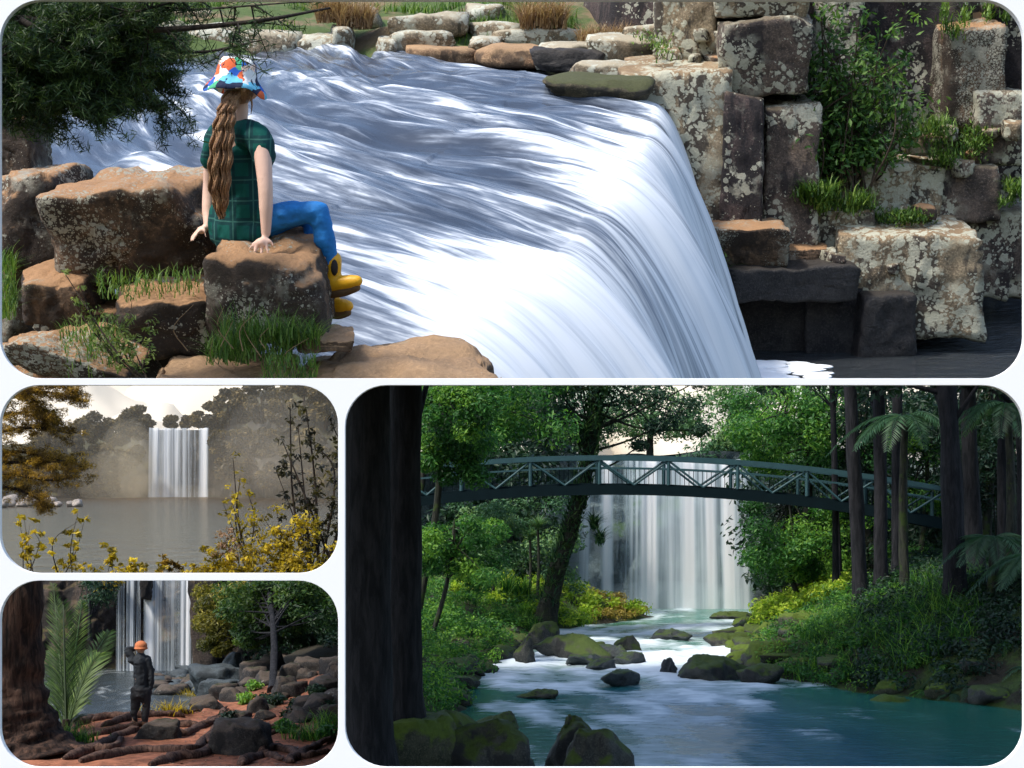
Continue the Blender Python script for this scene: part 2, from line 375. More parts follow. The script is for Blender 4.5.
# added white wall standing for the gutters between the scenes, four rounded bays
def rrect(x0, y0, x1, y1, r, Y, n=10):
    pts = []
    for cx, cy_, a0 in ((x1 - r, y0 + r, -90), (x1 - r, y1 - r, 0), (x0 + r, y1 - r, 90), (x0 + r, y0 + r, 180)):
        for k in range(n + 1):
            a = R(a0 + 90 * k / n); pts.append((cx + r * math.cos(a), cy_ + r * math.sin(a)))
    return [((x - HX) / F * Y, (HY - y) / F * Y) for x, y in pts]
FY = 8.85
cu = bpy.data.curves.new('added_wall', 'CURVE'); cu.dimensions = '2D'; cu.fill_mode = 'BOTH'; cu.extrude = .018; cu.bevel_depth = .002
for pts in (rrect(-14, -14, 1038, 782, 4, FY), rrect(.5, .5, 1023.5, 379, 42, FY), rrect(.5, 385, 339, 573.5, 40, FY), rrect(.5, 580, 339, 767.5, 40, FY), rrect(345, 385, 1023.5, 767.5, 42, FY)):
    s = cu.splines.new('POLY'); s.points.add(len(pts) - 1); s.use_cyclic_u = True
    for p, (x, z) in zip(s.points, pts): p.co = (x, z, 0, 1)
tmp = bpy.data.objects.new('t', cu); COL.objects.link(tmp)
me = bpy.data.meshes.new_from_object(tmp.evaluated_get(bpy.context.evaluated_depsgraph_get())); bpy.data.objects.remove(tmp)
white = plain('white_paint', (.86, .86, .86), .55, .01, 6, .03)
me.materials.clear(); me.materials.append(white)
t = thing('added_wall', 'added white display wall standing for the gutters, four rounded openings framing the waterfalls', 'display wall', (0, FY, 0))
pw = bpy.data.objects.new('panel', me); COL.objects.link(pw); pw.parent = t; pw.location = (0, 0, CZ); pw.rotation_euler = (R(90), 0, 0)
for sx in (-1, 1):
    g = G(); box(g, (sx * 2.0, FY, 3.3), (.06, .015, 3.33)); g.build('post', white, t)
# =====================================================================================
# the falls at the top: rock ledges, person on the ledge, river, lichen cliff
# =====================================================================================
bay(bottom=382.2)
m_lich = rock_mat('lichen_rock', (.055, .045, .04), (.15, .11, .085), top=(.24, .19, .12), topamt=.6, lich=(.60, .57, .45), lcov=.78, lsc=6.5, dark=(.03, .024, .024), dcov=.5)
m_pale = rock_mat('pale_lichen_rock', (.11, .085, .058), (.32, .25, .16), top=(.33, .22, .12), topamt=.7, lich=(.64, .61, .48), lcov=.72, lsc=5.5, dark=(.045, .038, .034), dcov=.45)
m_dark = rock_mat('dark_spotted_rock', (.025, .021, .022), (.085, .06, .055), top=(.12, .09, .06), topamt=.5, lich=(.58, .55, .44), lcov=.58, lsc=6, dark=(.018, .016, .018), dcov=.5)
m_wet = rock_mat('wet_black_rock', (.010, .010, .012), (.045, .04, .038), top=(.05, .04, .03), topamt=.5, lich=(.3, .3, .3), lcov=.05, lsc=5, rough=.5)
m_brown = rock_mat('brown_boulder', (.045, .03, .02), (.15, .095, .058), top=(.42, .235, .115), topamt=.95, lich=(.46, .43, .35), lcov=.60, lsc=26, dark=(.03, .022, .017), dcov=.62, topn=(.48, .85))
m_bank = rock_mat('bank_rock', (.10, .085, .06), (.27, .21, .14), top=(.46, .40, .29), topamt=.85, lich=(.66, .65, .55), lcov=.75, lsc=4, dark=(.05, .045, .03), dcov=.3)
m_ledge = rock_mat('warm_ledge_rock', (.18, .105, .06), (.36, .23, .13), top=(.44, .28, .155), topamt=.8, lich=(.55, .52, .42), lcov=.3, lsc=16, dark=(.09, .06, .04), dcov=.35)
grass_m = leaf_mat('grass_blade', (.03, .07, .012), (.08, .18, .025), (.20, .30, .06), .35)
dry_m = leaf_mat('dry_grass', (.16, .09, .05), (.30, .19, .10), (.45, .33, .2), .3)
LV = {}
def pblock(name, lab, cat, x0, y0, x1, y1, d, dep, mat, seed, blocky=True, group=None, rough=.05, sub=4, fr=TOP, rot=0, k=6, p=16, U=None, strata=0, ch=(.72, .95), jt=.13):
    u = U or TL
    a = u(x0, y0, d); b = u(x1, y1, d)
    if fr is TOP: a[2] = u(x0, y0, d + dep * .8)[2]
    c = (a + b) / 2; h = np.abs(b - a) / 2; h[1] = dep / 2; c[1] += dep / 2
    g = G(); g.add(*rockv(c, np.maximum(h * 1.04, .005), seed, blocky, rough, sub, p, rot, strata, k, 2.2, ch, 0, jt))
    return g.build(name, mat, frame=fr, tag=(lab, cat, group))
# --- near boulders
B = [
 ('upright lichened boulder block at the top of the near rock pile', -8, 116, 35, 176, 12.2, .6, m_brown, 5, 1),
 ('layered grey boulder stacked below the upright block', -14, 166, 72, 272, 11.6, .9, m_brown, 8, 1),
 ('broad brown boulder with a slanting top, largest of the near rock pile', 40, 172, 206, 292, 11.0, 1.3, m_brown, 23, 1),
 ('dark boulder wedged under the broad brown boulder', 12, 262, 92, 332, 10.9, .7, m_brown, 31, 1),
 ('round-shouldered orange brown boulder lowest in the near rock pile', -14, 318, 108, 386, 9.9, .9, m_brown, 44, 0),
 ('squat boulder beside the grass below the seat rock', 104, 276, 224, 356, 10.4, .9, m_brown, 52, 1),
 ('flat-topped boulder that the person sits on', 198, 229, 320, 346, 10.2, 1.1, m_brown, 61, 1),
 ('flat warm brown slab in front of the squat boulder', 146, 358, 276, 396, 9.7, .9, m_ledge, 75, 1),
 ('wide warm brown ledge at the foot of the seat rock', 282, 336, 494, 420, 9.6, 1.3, m_ledge, 86, 0),
 ('small brown stone lying on the ledge by the grass', 292, 328, 352, 352, 10.0, .4, m_ledge, 91, 1),
 ('small pale stone in the grass under the seat rock', 262, 302, 296, 322, 10.15, .2, m_brown, 97, 0),
 ('shadowed boulder under the orange brown boulder', -30, 336, 140, 410, 10.5, .9, m_brown, 121, 1),
 ('shadowed boulder at the far side of the near rock pile', -40, 226, 36, 350, 12.0, .9, m_brown, 123, 1),
 ('shadowed filler boulder behind the squat boulder', 60, 290, 240, 384, 11.0, .9, m_brown, 99, 1),
]
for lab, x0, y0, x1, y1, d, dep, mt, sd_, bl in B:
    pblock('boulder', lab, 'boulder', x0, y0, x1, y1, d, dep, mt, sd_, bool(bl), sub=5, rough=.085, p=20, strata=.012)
# --- cliff
C = [
 ('pale lichened cliff buttress beside the lip of the falls', 628, 62, 732, 236, 28.6, 2.5, m_pale, 3, 5),
 ('cracked cliff column cap above the pale buttress', 662, -30, 726, 58, 30.2, 2, m_pale, 14, 5),
 ('upper half of the tall spotted cliff column', 727, 18, 813, 98, 28.8, 2.5, m_lich, 25, 5),
 ('lower half of the tall spotted cliff column', 764, 97, 812, 250, 28.75, 2.5, m_lich, 27, 5),
 ('pale capstone on the tall spotted column', 726, -24, 812, 19, 28.9, 2.5, m_pale, 36, 4),
 ('narrow dark slab leaning on the tall column', 727, 98, 762, 236, 28.4, .6, m_dark, 47, 4),
 ('dark wall of cliff behind the green bush', 800, -40, 965, 215, 31.5, 2.5, m_dark, 58, 5),
 ('thin spotted pillar standing behind the bush', 822, -30, 858, 150, 31.0, 1.2, m_lich, 59, 4),
 ('square brown block with a flat top above the grassy shelf', 946, 22, 998, 126, 30.6, 1.5, m_brown, 62, 4),
 ('dark block in the upper corner of the cliff', 994, 4, 1046, 92, 31.2, 1.6, m_dark, 66, 4),
 ('small pale stone above the square brown block', 956, -20, 1002, 16, 32.0, 1.0, m_pale, 68, 4),
 ('brown and grey block at the end of the grassy shelf', 978, 88, 1040, 168, 30.4, 1.5, m_lich, 71, 4),
 ('pale stepped block below the bush', 834, 158, 904, 232, 29.6, 1.5, m_pale, 74, 4),
 ('upright pale block next to the stepped block', 894, 158, 938, 216, 29.9, 1.2, m_pale, 77, 4),
 ('spotted shelf block under the grassy shelf', 934, 158, 1002, 218, 30.0, 1.5, m_lich, 79, 4),
 ('low pale stone on the grassy shelf', 912, 134, 952, 154, 30.1, .6, m_pale, 82, 4),
 ('small pale block in the notch beside the tall column', 806, 204, 866, 250, 28.9, 1.2, m_pale, 86, 4),
 ('big pale ledge block with a sunlit top over the pool', 850, 214, 976, 340, 28.2, 2.6, m_pale, 88, 5),
 ('grey lower wall block standing in the pool', 972, 208, 1012, 298, 30.2, 1.5, m_lich, 92, 4),
 ('grey lower wall block at the far edge of the pool', 1006, 202, 1050, 298, 30.2, 1.5, m_lich, 94, 4),
 ('sloping brown slab at the foot of the pale buttress', 692, 216, 784, 268, 27.7, 1.6, m_brown, 101, 4),
 ('black overhanging wet rock beside the falls', 722, 252, 852, 302, 27.6, 1.8, m_wet, 104, 5),
 ('black wet wall in the hollow beside the falls', 700, 262, 838, 400, 28.4, 2, m_wet, 107, 4),
 ('brown step at the foot of the pale ledge block', 858, 284, 908, 368, 27.9, 1.2, m_wet, 110, 4),
 ('dark pillar in the hollow under the black rock', 816, 268, 868, 372, 28.2, 1.4, m_wet, 113, 4),
 ('tiny ledge stone wedged above the black rock', 776, 240, 826, 264, 28.3, 1.0, m_brown, 118, 4),
]
rr_ = random.Random(5)
for nm_, (x0, y0, x1, y1, d, dep, n_) in (('small brown stone on the grassy shelf of the lichen cliff', (905, 120, 1010, 160, 30.0, .5, 7)), ('small broken stone on the lower step of the cliff', (800, 225, 900, 262, 28.0, .5, 6)), ('loose stone on top of the big pale ledge block', (870, 200, 980, 226, 28.9, .4, 6)), ('loose stone at the head of the cliff beside the falls', (650, 28, 730, 66, 29.6, .6, 7))):
    for q_ in range(n_):
        xx = rr_.uniform(x0, x1); yy = rr_.uniform(y0, y1); ww = rr_.uniform(7, 20); hh_ = rr_.uniform(6, 15)
        pblock('cliff_stone', nm_, 'rock', xx, yy, xx + ww, yy + hh_ + 6, d + rr_.uniform(-.3, .5), dep, rr_.choice([m_pale, m_lich, m_brown]), 1200 + q_ + int(x0), True, nm_.split(' of ')[0] + 's', .08, 3, TOP, rr_.uniform(-.4, .4), 5, 20)
for lab, x0, y0, x1, y1, d, dep, mt, sd_, sb in C:
    pblock('cliff_block', lab, 'cliff rock', x0, y0, x1, y1, d, dep, mt, sd_, True, sub=max(sb, 5), rough=.05, p=60, k=3, ch=(.92, 1.05), jt=.065, rot=random.Random(sd_).uniform(-.12, .12), strata=.006)
g = G(); a = TL(600, -60, 34.2); b = TL(1120, 300, 34.2); c = (a + b) / 2; h = np.abs(b - a) / 2; h[1] = 1
g.add(*rockv(c, h, 7, True, .04, 5, 20)); kind(g.build('cliff', m_dark, frame=TOP), 'structure')
# --- far bank
g = G(); n = 90
xs = np.linspace(-13, 5.2, n); ys = np.linspace(31.0, 44, 60); X, Y = np.meshgrid(xs, ys, indexing='ij')
Z = -2.35 + np.clip((Y - 31.6) * .42, -.4, 1.0) + np.clip((Y - 34) * .12, 0, 9) + .18 * fbm(np.stack([X * .6, Y * .6, X * 0], 2).reshape(-1, 3), 4, 3).reshape(X.shape)
bk = np.stack([X, Y, Z], 2).reshape(-1, 3); g.add(bk, grid(n, 60))
mb = Mt('bank_soil'); co = mb.coord('Object', False); nn = mb.noise(co, .9, 6, .6)
kind(g.build('river_bank', mb.fin(mb.bsdf(mb.mix(mb.step(nn, .38, .5), (.17, .125, .07), (.065, .10, .028)), .95, mb.bump(mb.noise(co, 9, 6), .6, .05))), frame=TOP, origin=(0, 32, -2.4)), 'structure')
rs = np.random.RandomState(4)
def gz(x, y): return np.interp(0, [0], [0]) + -2.35 + np.clip((y - 31.6) * .42, -.4, 1.0) + np.clip((y - 34) * .12, 0, 9) + .18 * fbm(np.stack([x * .6, y * .6, x * 0], 1), 4, 3)
x = rs.uniform(-9, 4.6, 26000); y = rs.uniform(33.3, 42, 26000)
kp = fbm(np.stack([x * .45, y * .5, x * 0 + 3], 1), 3, 8) > -.12; x, y = x[kp], y[kp]
g = G(); blades(g, rs, np.stack([x, y, gz(x, y) - .02], 1), .24, .014, .6, 2)
kind(g.build('grass', grass_m, frame=TOP, tag=('bright green grass covering the far river bank', 'grass')), 'stuff')
BR_ = [(92, 30, 140, 60, 33.2), (128, 22, 182, 56, 33), (176, 26, 238, 56, 33.4), (232, 30, 300, 56, 33.1), (150, 8, 215, 28, 35), (296, 34, 345, 62, 33), (330, 26, 352, 52, 32.9), (345, 8, 378, 30, 34.5),
       (388, 14, 466, 36, 33.3), (392, 30, 450, 50, 32.8), (466, 4, 500, 20, 34.4), (496, 6, 522, 18, 34.8), (470, 22, 520, 40, 33.6), (494, 28, 580, 46, 33.2), (406, 46, 478, 64, 32.2), (474, 44, 546, 66, 32.0),
       (470, 36, 500, 52, 32.6), (538, 42, 600, 66, 31.4), (566, 6, 606, 24, 35), (620, 12, 662, 32, 34.6), (640, 0, 690, 14, 36), (588, 34, 650, 62, 31.2), (624, 26, 700, 52, 31.8), (376, 36, 396, 52, 32.7), (655, 18, 720, 44, 32.2), (575, 60, 642, 78, 29.5)]
for i, (x0, y0, x1, y1, d) in enumerate(BR_):
    pblock('bank_rock', ('flat pale rock lying in the grass of the far river bank' if y0 < 28 else 'pale layered rock along the far edge of the river'), 'rock', x0, y0, x1, y1 + 3, d, .9, m_bank if i not in (14, 15) else m_ledge, 200 + i, True, 'rocks on the far river bank', .07, 3, k=7, p=12)
pblock('bank_rock', 'dark shadowed rock at the far edge of the rapids', 'rock', 536, 48, 606, 72, 31.0, .7, m_wet, 230, True, None, .07, 4)
pblock('bank_rock', 'flat algae stained slab awash beside the lip of the falls', 'rock', 562, 74, 652, 104, 27.6, 1.6, rock_mat('algae_rock', (.04, .035, .022), (.12, .10, .06), moss=(.07, .075, .03), mossamt=.5, dark=(.03, .028, .022), dcov=.5, sc=1.5), 231, True, None, .05, 4)
for lab, x0, x1, yy, d, hh in (('reddish dry grass clump on the far bank', 520, 566, 26, 33.4, .55), ('straw coloured dry grass clump beside the pale rocks', 338, 372, 26, 33.4, .5), ('yellow grass clump on the far bank above the lip', 578, 632, 44, 32.4, .35), ('reddish dry grass clump behind the tree branch', 318, 345, 20, 33.6, .45), ('dry grass clump at the top of the bank', 690, 720, 12, 31.5, .35)):
    a = TL(x0, yy, d); b = TL(x1, yy, d); n = 900; P = a + (b - a) * rs.uniform(0, 1, (n, 1)); P[:, 1] += rs.uniform(-.3, .3, n); P[:, 2] += rs.uniform(-.05, .05, n)
    g = G(); blades(g, rs, P, hh, .010, .9, 3); g.build('dry_grass_clump', dry_m, frame=TOP, tag=(lab, 'grass clump'))
# --- river
na, nt_ = 260, 420
aa = np.concatenate([np.linspace(-.35, 1.22, na)])
tt = np.concatenate([np.linspace(-17, -2.5, 210), np.linspace(-2.45, 0, 90), np.linspace(.01, 1.02, 120)])
A_, T_ = np.meshgrid(aa, tt, indexing='ij')
A0 = TL(652, 106, 27.0); B0 = TL(352, 345, 12.2)
lx = A0[0] + (B0[0] - A0[0]) * A_ + .25 * np.sin(A_ * 5); ly = A0[1] + (B0[1] - A0[1]) * A_; lz = A0[2] + (B0[2] - A0[2]) * np.clip(A_, 0, 1.3)
u = np.maximum(-T_, 0); ang = np.interp(u, np.linspace(0, 17, 60), np.cumsum(np.full(60, 1.)) * 0)  # placeholder shape
us = np.linspace(0, 17, 300); hd = np.radians(176 - 66 * np.clip(us / 6, 0, 1) ** .8 + 30 * np.clip((us - 7) / 8, 0, 1)); du = us[1] - us[0]
cx = np.concatenate([[0], np.cumsum(np.cos(hd) * du)[:-1]]); cyy = np.concatenate([[0], np.cumsum(np.sin(hd) * du)[:-1]])
X = lx + np.interp(u, us, cx); Y = ly + np.interp(u, us, cyy)
tau = np.maximum(T_, 0); kA = np.clip(A_, 0, 1)
X = X + (1.28 + 1.5 * kA) * tau * (1 + .12 * np.sin(A_ * 23)); Y = Y - .25 * tau
pre = (.30 + 1.0 * kA) * np.exp(-u / (1.2 + 2.8 * kA))
Z = lz + .016 * u - 3.75 * tau ** 1.75 - pre * 1. + .16 + .25 * kA
P0 = np.stack([A_ * 13, T_ * .55, A_ * 0], 2).reshape(-1, 3)
wv = fbm(P0 * np.array([1.3, .55, 1]), 4, 11).reshape(X.shape); w2 = fbm(P0 * np.array([.45, .6, 1]) + 5, 3, 21).reshape(X.shape)
amp = .75 * np.clip(.10 + .10 * np.exp(-((u - 5) / 4) ** 2), 0, .3) * np.clip(1 - tau * 1.4, .4, 1)
Z = Z + amp * (wv + 1.1 * w2); rg = fbm(np.stack([A_ * 46, T_ * .9, A_ * 0], 2).reshape(-1, 3), 4, 33).reshape(X.shape); X = X + rg * .16 * tau; Z = Z + rg * .03 * (T_ > -2)
X = X + .10 * tau * wv + .05 * np.sin(A_ * 60 + wv * 3) * tau
foam = .22 + .58 * np.clip((T_ + 1.0) / 1.3, 0, 1) + .10 * np.exp(-((u - 3.2) / 1.2) ** 2) - .14 * np.clip(tau - .12, 0, 1)
foam = foam + (.24 * w2 + .17 * wv) * np.where(tau > 0, .55, 1) + .22 * np.clip(A_ - .45, 0, 1) - .12 * np.clip(.25 - A_, 0, .5) * (T_ < 0) - .25 * np.clip((u - 9) / 5, 0, 1)
g = G(); V = np.stack([X, Y, Z], 2).reshape(-1, 3); g.add(V, grid(na, nt_))
wm = Mt('rapids'); uv = wm.attr('suv', 'Vector'); fo = wm.attr('foam')
s1 = wm.noise(wm.vm('MULTIPLY', uv, (22, .42, 1)), 1, 7, .6, .6); s2 = wm.noise(wm.vm('MULTIPLY', uv, (66, .8, 1)), 1, 6, .6, .4); s3 = wm.noise(wm.vm('MULTIPLY', uv, (170, 1.5, 1)), 1, 4, .6)
st = wm.math('ADD', wm.math('MULTIPLY', s1, .38), wm.math('ADD', wm.math('MULTIPLY', s2, .38), wm.math('MULTIPLY', s3, .24)))
ff = wm.step(wm.math('ADD', fo, wm.math('MULTIPLY', wm.math('SUBTRACT', st, .5), 3.6)), .10, 1.22)
col = wm.ramp(ff, [(0, (.035, .045, .065)), (.32, (.17, .20, .25)), (.62, (.58, .62, .67)), (.92, (.76, .79, .83))])
wmat = wm.fin(wm.bsdf(col, wm.step(ff, .1, .7, .22, .75), wm.bump(st, .35, .05), .4))
kind(g.build('river', wmat, frame=TOP, origin=(0, 20, -2.4), attrs={'foam': foam.ravel(), 'suv': np.stack([A_, T_, A_ * 0], 2).reshape(-1, 3)}), 'structure')
# still brown water against the far bank
pm = Mt('brown_water'); pc = pm.coord('Object', False)
brw = pm.fin(pm.bsdf((.075, .055, .025), .18, pm.bump(pm.noise(pm.vm('MULTIPLY', pc, (1, 3, 1)), 2.5, 5), .25, .05), .5))
g = G(); xs = np.linspace(-12, 0.6, 40); ys = np.linspace(30.2, 33, 20); X, Y = np.meshgrid(xs, ys, indexing='ij'); g.add(np.stack([X, Y, X * 0 - 2.16], 2).reshape(-1, 3), grid(40, 20))
kind(g.build('still_water', brw, frame=TOP), 'structure')
# plunge pool
pm = Mt('dark_pool'); pc = pm.coord('Object', False); n1 = pm.noise(pm.vm('MULTIPLY', pc, (1, 2.4, 1)), 3.2, 7, .65, .4)
sp = pm.math('MULTIPLY', pm.step(pm.noise(pc, 16, 4, .7), .66, .72), .5)
dkp = pm.fin(pm.bsdf(pm.mix(sp, (.022, .028, .032), (.4, .42, .44)), .16, pm.bump(n1, .9, .25), .45))
PZ = -5.72
g = G(); xs = np.linspace(-3, 9.5, 40); ys = np.linspace(24.5, 34, 40); X, Y = np.meshgrid(xs, ys, indexing='ij'); g.add(np.stack([X, Y, X * 0 + PZ], 2).reshape(-1, 3), grid(40, 40))
kind(g.build('plunge_pool', dkp, frame=TOP), 'structure')
# foam where the falls hit the pool
foam_m = plain('white_foam', (.88, .9, .92), .8, .05, 5, .5)
g = G(); rs2 = np.random.RandomState(9)
for k in range(90):
    px = rs2.uniform(728, 836) if k > 30 else rs2.uniform(690, 765)
    c = TL(px, 0, 27); y = rs2.uniform(26.4, 27.5); s = rs2.uniform(.05, .2) * (1 if px < 775 else .55)
    ell(g, ((px - 512) / 2000 * y, y, PZ + .01), (s * 2.2, s * 1.2, s * .28), 2)
kind(g.build('foam', foam_m, frame=TOP, tag=('white foam boiling where the big falls meet the dark pool', 'foam')), 'stuff')
# --- near grass, shrubs
g = G(); rs = np.random.RandomState(14)
def tuft(x0, y0, x1, y1, d0, d1, n, h):
    P = np.array([TL(rs.uniform(x0, x1), rs.uniform(y0, y1), rs.uniform(d0, d1)) for _ in range(n)]); blades(g, rs, P, h, .0035, .9, 3)
tuft(222, 330, 292, 362, 9.85, 10.15, 700, .17); tuft(262, 360, 318, 386, 9.45, 9.7, 300, .08); tuft(206, 345, 250, 366, 9.8, 10.1, 350, .12); tuft(96, 276, 200, 300, 10.4, 10.8, 420, .08); tuft(276, 338, 320, 350, 9.9, 10.1, 350, .16)
tuft(0, 262, 16, 322, 10.5, 10.8, 350, .13); tuft(60, 330, 120, 380, 9.9, 10.3, 450, .12)
kind(g.build('tussock', grass_m, frame=TOP, tag=('green grass tufts growing between the near boulders', 'grass')), 'stuff')
g = G()
for (x0, y0, x1, y1, d0, d1, n, h) in ((806, 192, 862, 214, 28.5, 29.4, 1500, .24), (905, 126, 985, 160, 29.6, 30.4, 1800, .15), (868, 206, 945, 222, 28.8, 29.4, 1200, .13), (940, 10, 965, 40, 30.4, 31.5, 500, .22), (985, 0, 1010, 20, 31, 32, 400, .2), (1000, 185, 1024, 205, 29.8, 30.2, 500, .15), (700, 256, 735, 282, 27.4, 27.7, 350, .2), (640, 34, 690, 56, 29, 30.5, 300, .1)):
    cs = [(rs.uniform(x0, x1), rs.uniform(y0, y1), rs.uniform(d0, d1), rs.uniform(.4, 1.2)) for _ in range(9)]
    for cx_, cy2, cd, cw_ in cs:
        m_ = n // 9; P = np.array([TL(cx_ + rs.normal(0, (x1 - x0) * .11), cy2 + rs.normal(0, (y1 - y0) * .16), cd + rs.normal(0, .1)) for _ in range(m_)]); blades(g, rs, P, h * cw_, .012, 1.2, 2, v0=.3 + .4 * rs.uniform(), vr=.35)
kind(g.build('ledge_grass', grass_m, frame=TOP, tag=('bright green grass on the ledges of the lichen cliff', 'grass')), 'stuff')
bush_m = leaf_mat('bush_leaf', (.012, .04, .01), (.05, .13, .022), (.16, .27, .05), .35)
twig_m = bark_mat('twig', (.03, .022, .015), (.09, .065, .045), 8)
def shrub(name, lab, base, stems, fr, lm, tm, rs, leaf=.03, nl=60, rad=.03, cl=.18, cat='shrub', group=None, asp=.4, per=5):
    t = thing(name, lab, cat, base, fr, group); gs = G(); gl = G()
    for tip in stems:
        tip = np.array(tip); b = np.array(base) + rs.normal(0, rad, 3) * np.array([1, 1, .1]); mid = (b + tip) / 2 + rs.normal(0, .12, 3) * np.linalg.norm(tip - b)
        L = np.linalg.norm(tip - b); P = spline([b, mid, tip], 12); tube(gs, P, np.linspace(L * .012, L * .003, 12), 5, .5, False)
        cs = P[np.linspace(4, 11, per).astype(int)] + rs.normal(0, cl * .5, (per, 3))
        leaves(gl, rs, cs, cl * rs.uniform(.6, 1.2, per), nl // per, leaf, asp)
    gs.build('stem', tm, t); gl.build('foliage', lm, t, smooth=False); return t
st = [TL(rs.uniform(812, 905), rs.uniform(12, 150) , rs.uniform(28.8, 30.2)) for _ in range(34)] + [TL(rs.uniform(815, 925), rs.uniform(70, 110), rs.uniform(29, 30)) for _ in range(10)]
shrub('shrub', 'leafy green bush growing out of the gap in the lichen cliff', TL(838, 190, 29.6), st, TOP, bush_m, twig_m, rs, .055, 130, .35, .33)
spr_m = leaf_mat('spring_leaf', (.06, .10, .02), (.16, .22, .05), (.32, .38, .12), .4)
st = [TL(*q) for q in ((64, 272, 9.25), (80, 286, 9.2), (98, 304, 9.22), (112, 318, 9.25), (70, 300, 9.3), (128, 330, 9.2), (148, 320, 9.3), (120, 350, 9.2), (132, 300, 9.25), (92, 322, 9.2))]
shrub('seedling_shrub', 'spindly yellow green shrub sprouting before the near boulders', TL(146, 384, 9.2), st, TOP, spr_m, twig_m, rs, .013, 110, .03, .035, 'shrub', None, .35, 7)
g = G(); 
for k in range(9):
    a = TL(rs.uniform(140, 290), rs.uniform(345, 378), 9.6); b = a + np.array([rs.normal(0, .06), 0, rs.uniform(.12, .26)]); tube(g, spline([a, (a + b) / 2 + rs.normal(0, .02, 3), b + np.array([.05, 0, -.02])], 8), np.linspace(.003, .001, 8), 4)
kind(g.build('straw', dry_m, frame=TOP, tag=('dry straw stalks in front of the squat boulder', 'grass stalks')), 'stuff')
# --- overhanging tree
ndl = leaf_mat('needle_leaf', (.006, .018, .006), (.022, .055, .014), (.08, .13, .03), .3)
brk = bark_mat('dark_bark', (.015, .012, .01), (.05, .04, .03), 3)
t = thing('overhanging_tree', 'dark green feathery tree hanging over the rapids from above', 'tree', TL(-60, 60, 10.2), TOP)
rs = np.random.RandomState(21); gb = G(); gl = G()
br = [[(-60, 40), (20, 34), (90, 36), (165, 58)], [(-60, 20), (40, 20), (140, 30), (250, 22), (330, 8)], [(-60, 56), (20, 60), (90, 72), (160, 88)], [(-50, 0), (60, 2), (170, 10), (300, 2)], [(-50, 74), (10, 80), (50, 88), (90, 92)],
      [(20, 20), (80, 52), (115, 66), (140, 84)], [(60, 10), (130, 45), (200, 52), (262, 40)], [(-40, 40), (60, 30), (120, 16), (200, -6)], [(-50, 70), (-10, 84), (14, 92), (36, 96)]]
for i, b in enumerate(br):
    P = spline([TL(x, y, 9.6 + .35 * math.sin(i * 2.1 + k)) for k, (x, y) in enumerate(b)], 26); tube(gb, P, np.linspace(.022, .004, 26) * (1.3 if i < 2 else .8), 6, .5, False)
    for k in range(2, 26):
        px = 512 + P[k][0] / P[k][1] * 2000
        dens = 1.0 if px < 130 else (.6 if px < 165 else .12)
        for _ in range(5):
            if rs.uniform() > dens: continue
            tip = P[k] + rs.normal(0, .10, 3) + np.array([.08, 0, -.02]); q = spline([P[k], (P[k] + tip) / 2 + rs.normal(0, .03, 3), tip], 8); tube(gb, q, np.linspace(.005, .0015, 8), 4, .5, False)
            leaves(gl, rs, q[3:], .05, 34 if px < 170 else 14, .026, .09, .2, .3, .4)
gb.build('branches', brk, t); gl.build('foliage', ndl, t, smooth=False)
# --- person sitting on the ledge
skin = plain('skin', (.70, .46, .36), .5, .04, 30, .05)
def Q(x, y, dd=0): return TL(x, y, 10.72 + dd)
t = thing('person', 'person with a long wavy ponytail, bucket hat and yellow boots sitting on the ledge', 'person', Q(262, 234), TOP)
g = G()
limb(g, [Q(244, 226, .02), Q(241, 200, .02), Q(238, 165, .02), Q(237, 135, .02)], [.115, .10, .12, .10])
limb(g, [Q(237, 138, .02), Q(240, 118, 0), Q(241, 106, 0)], [.08, .042, .040])
ell(g, Q(242, 84, -.0), (.078, .092, .105)); ell(g, Q(252, 92, -.0), (.03, .035, .04)); ell(g, Q(256.5, 88, 0), (.012, .012, .016), 2); ell(g, Q(243, 88, -.085), (.018, .012, .03), 2)
ell(g, Q(256, 84, -.03), (.010, .012, .008), 2); ell(g, Q(256, 95, -.0), (.012, .02, .007), 2)
limb(g, [Q(237, 134, .0), Q(254, 135, -.08), Q(261, 143, -.13), Q(265, 182, -.22), Q(266, 208, -.25), Q(266, 233, -.26)], [.06, .055, .052, .041, .037, .026])
limb(g, [Q(236, 134, .05), Q(220, 134, .12), Q(214, 142, .16), Q(210, 182, .2), Q(208, 208, .16), Q(208, 226, .1)], [.06, .055, .05, .038, .034, .024])
def hand(w, dirs, s, up):
    w = np.array(w)
    ell(g, w + np.array(dirs[1]) * .045 * s, (.032 * s, .03 * s, .026 * s), 2)
    for k, dv in enumerate(dirs):
        dv = np.array(dv, float); ln = (.085, .10, .105, .098, .06)[k] * s
        a = w + np.array(dirs[1]) * .03 * s + np.array(up) * (k - 1.5) * .014 * s
        limb(g, [a, a + dv * ln * .55 + np.array([0, 0, .008]), a + dv * ln + np.array([0, 0, -.012])], [.0105 * s, .0095 * s, .007 * s], 8, 4)
hand(Q(265, 235, -.27), [(-.75, -.3, -.62), (-.45, -.4, -.8), (-.1, -.4, -.9), (.25, -.4, -.85), (.65, -.2, -.4)], 1.0, (.6, 0, 0))
hand(Q(208, 226, .1), [(-.9, -.2, -.4), (-.8, -.3, -.5), (-.7, -.4, -.55), (-.6, -.5, -.6), (.3, -.5, -.6)], .9, (0, -.6, .2))
limb(g, [Q(262, 222, -.02), Q(286, 215, -.06), Q(318, 211, -.08)], [.074, .066, .050]); limb(g, [Q(318, 211, -.08), Q(325, 238, -.08), Q(330, 272, -.06)], [.050, .048, .030])
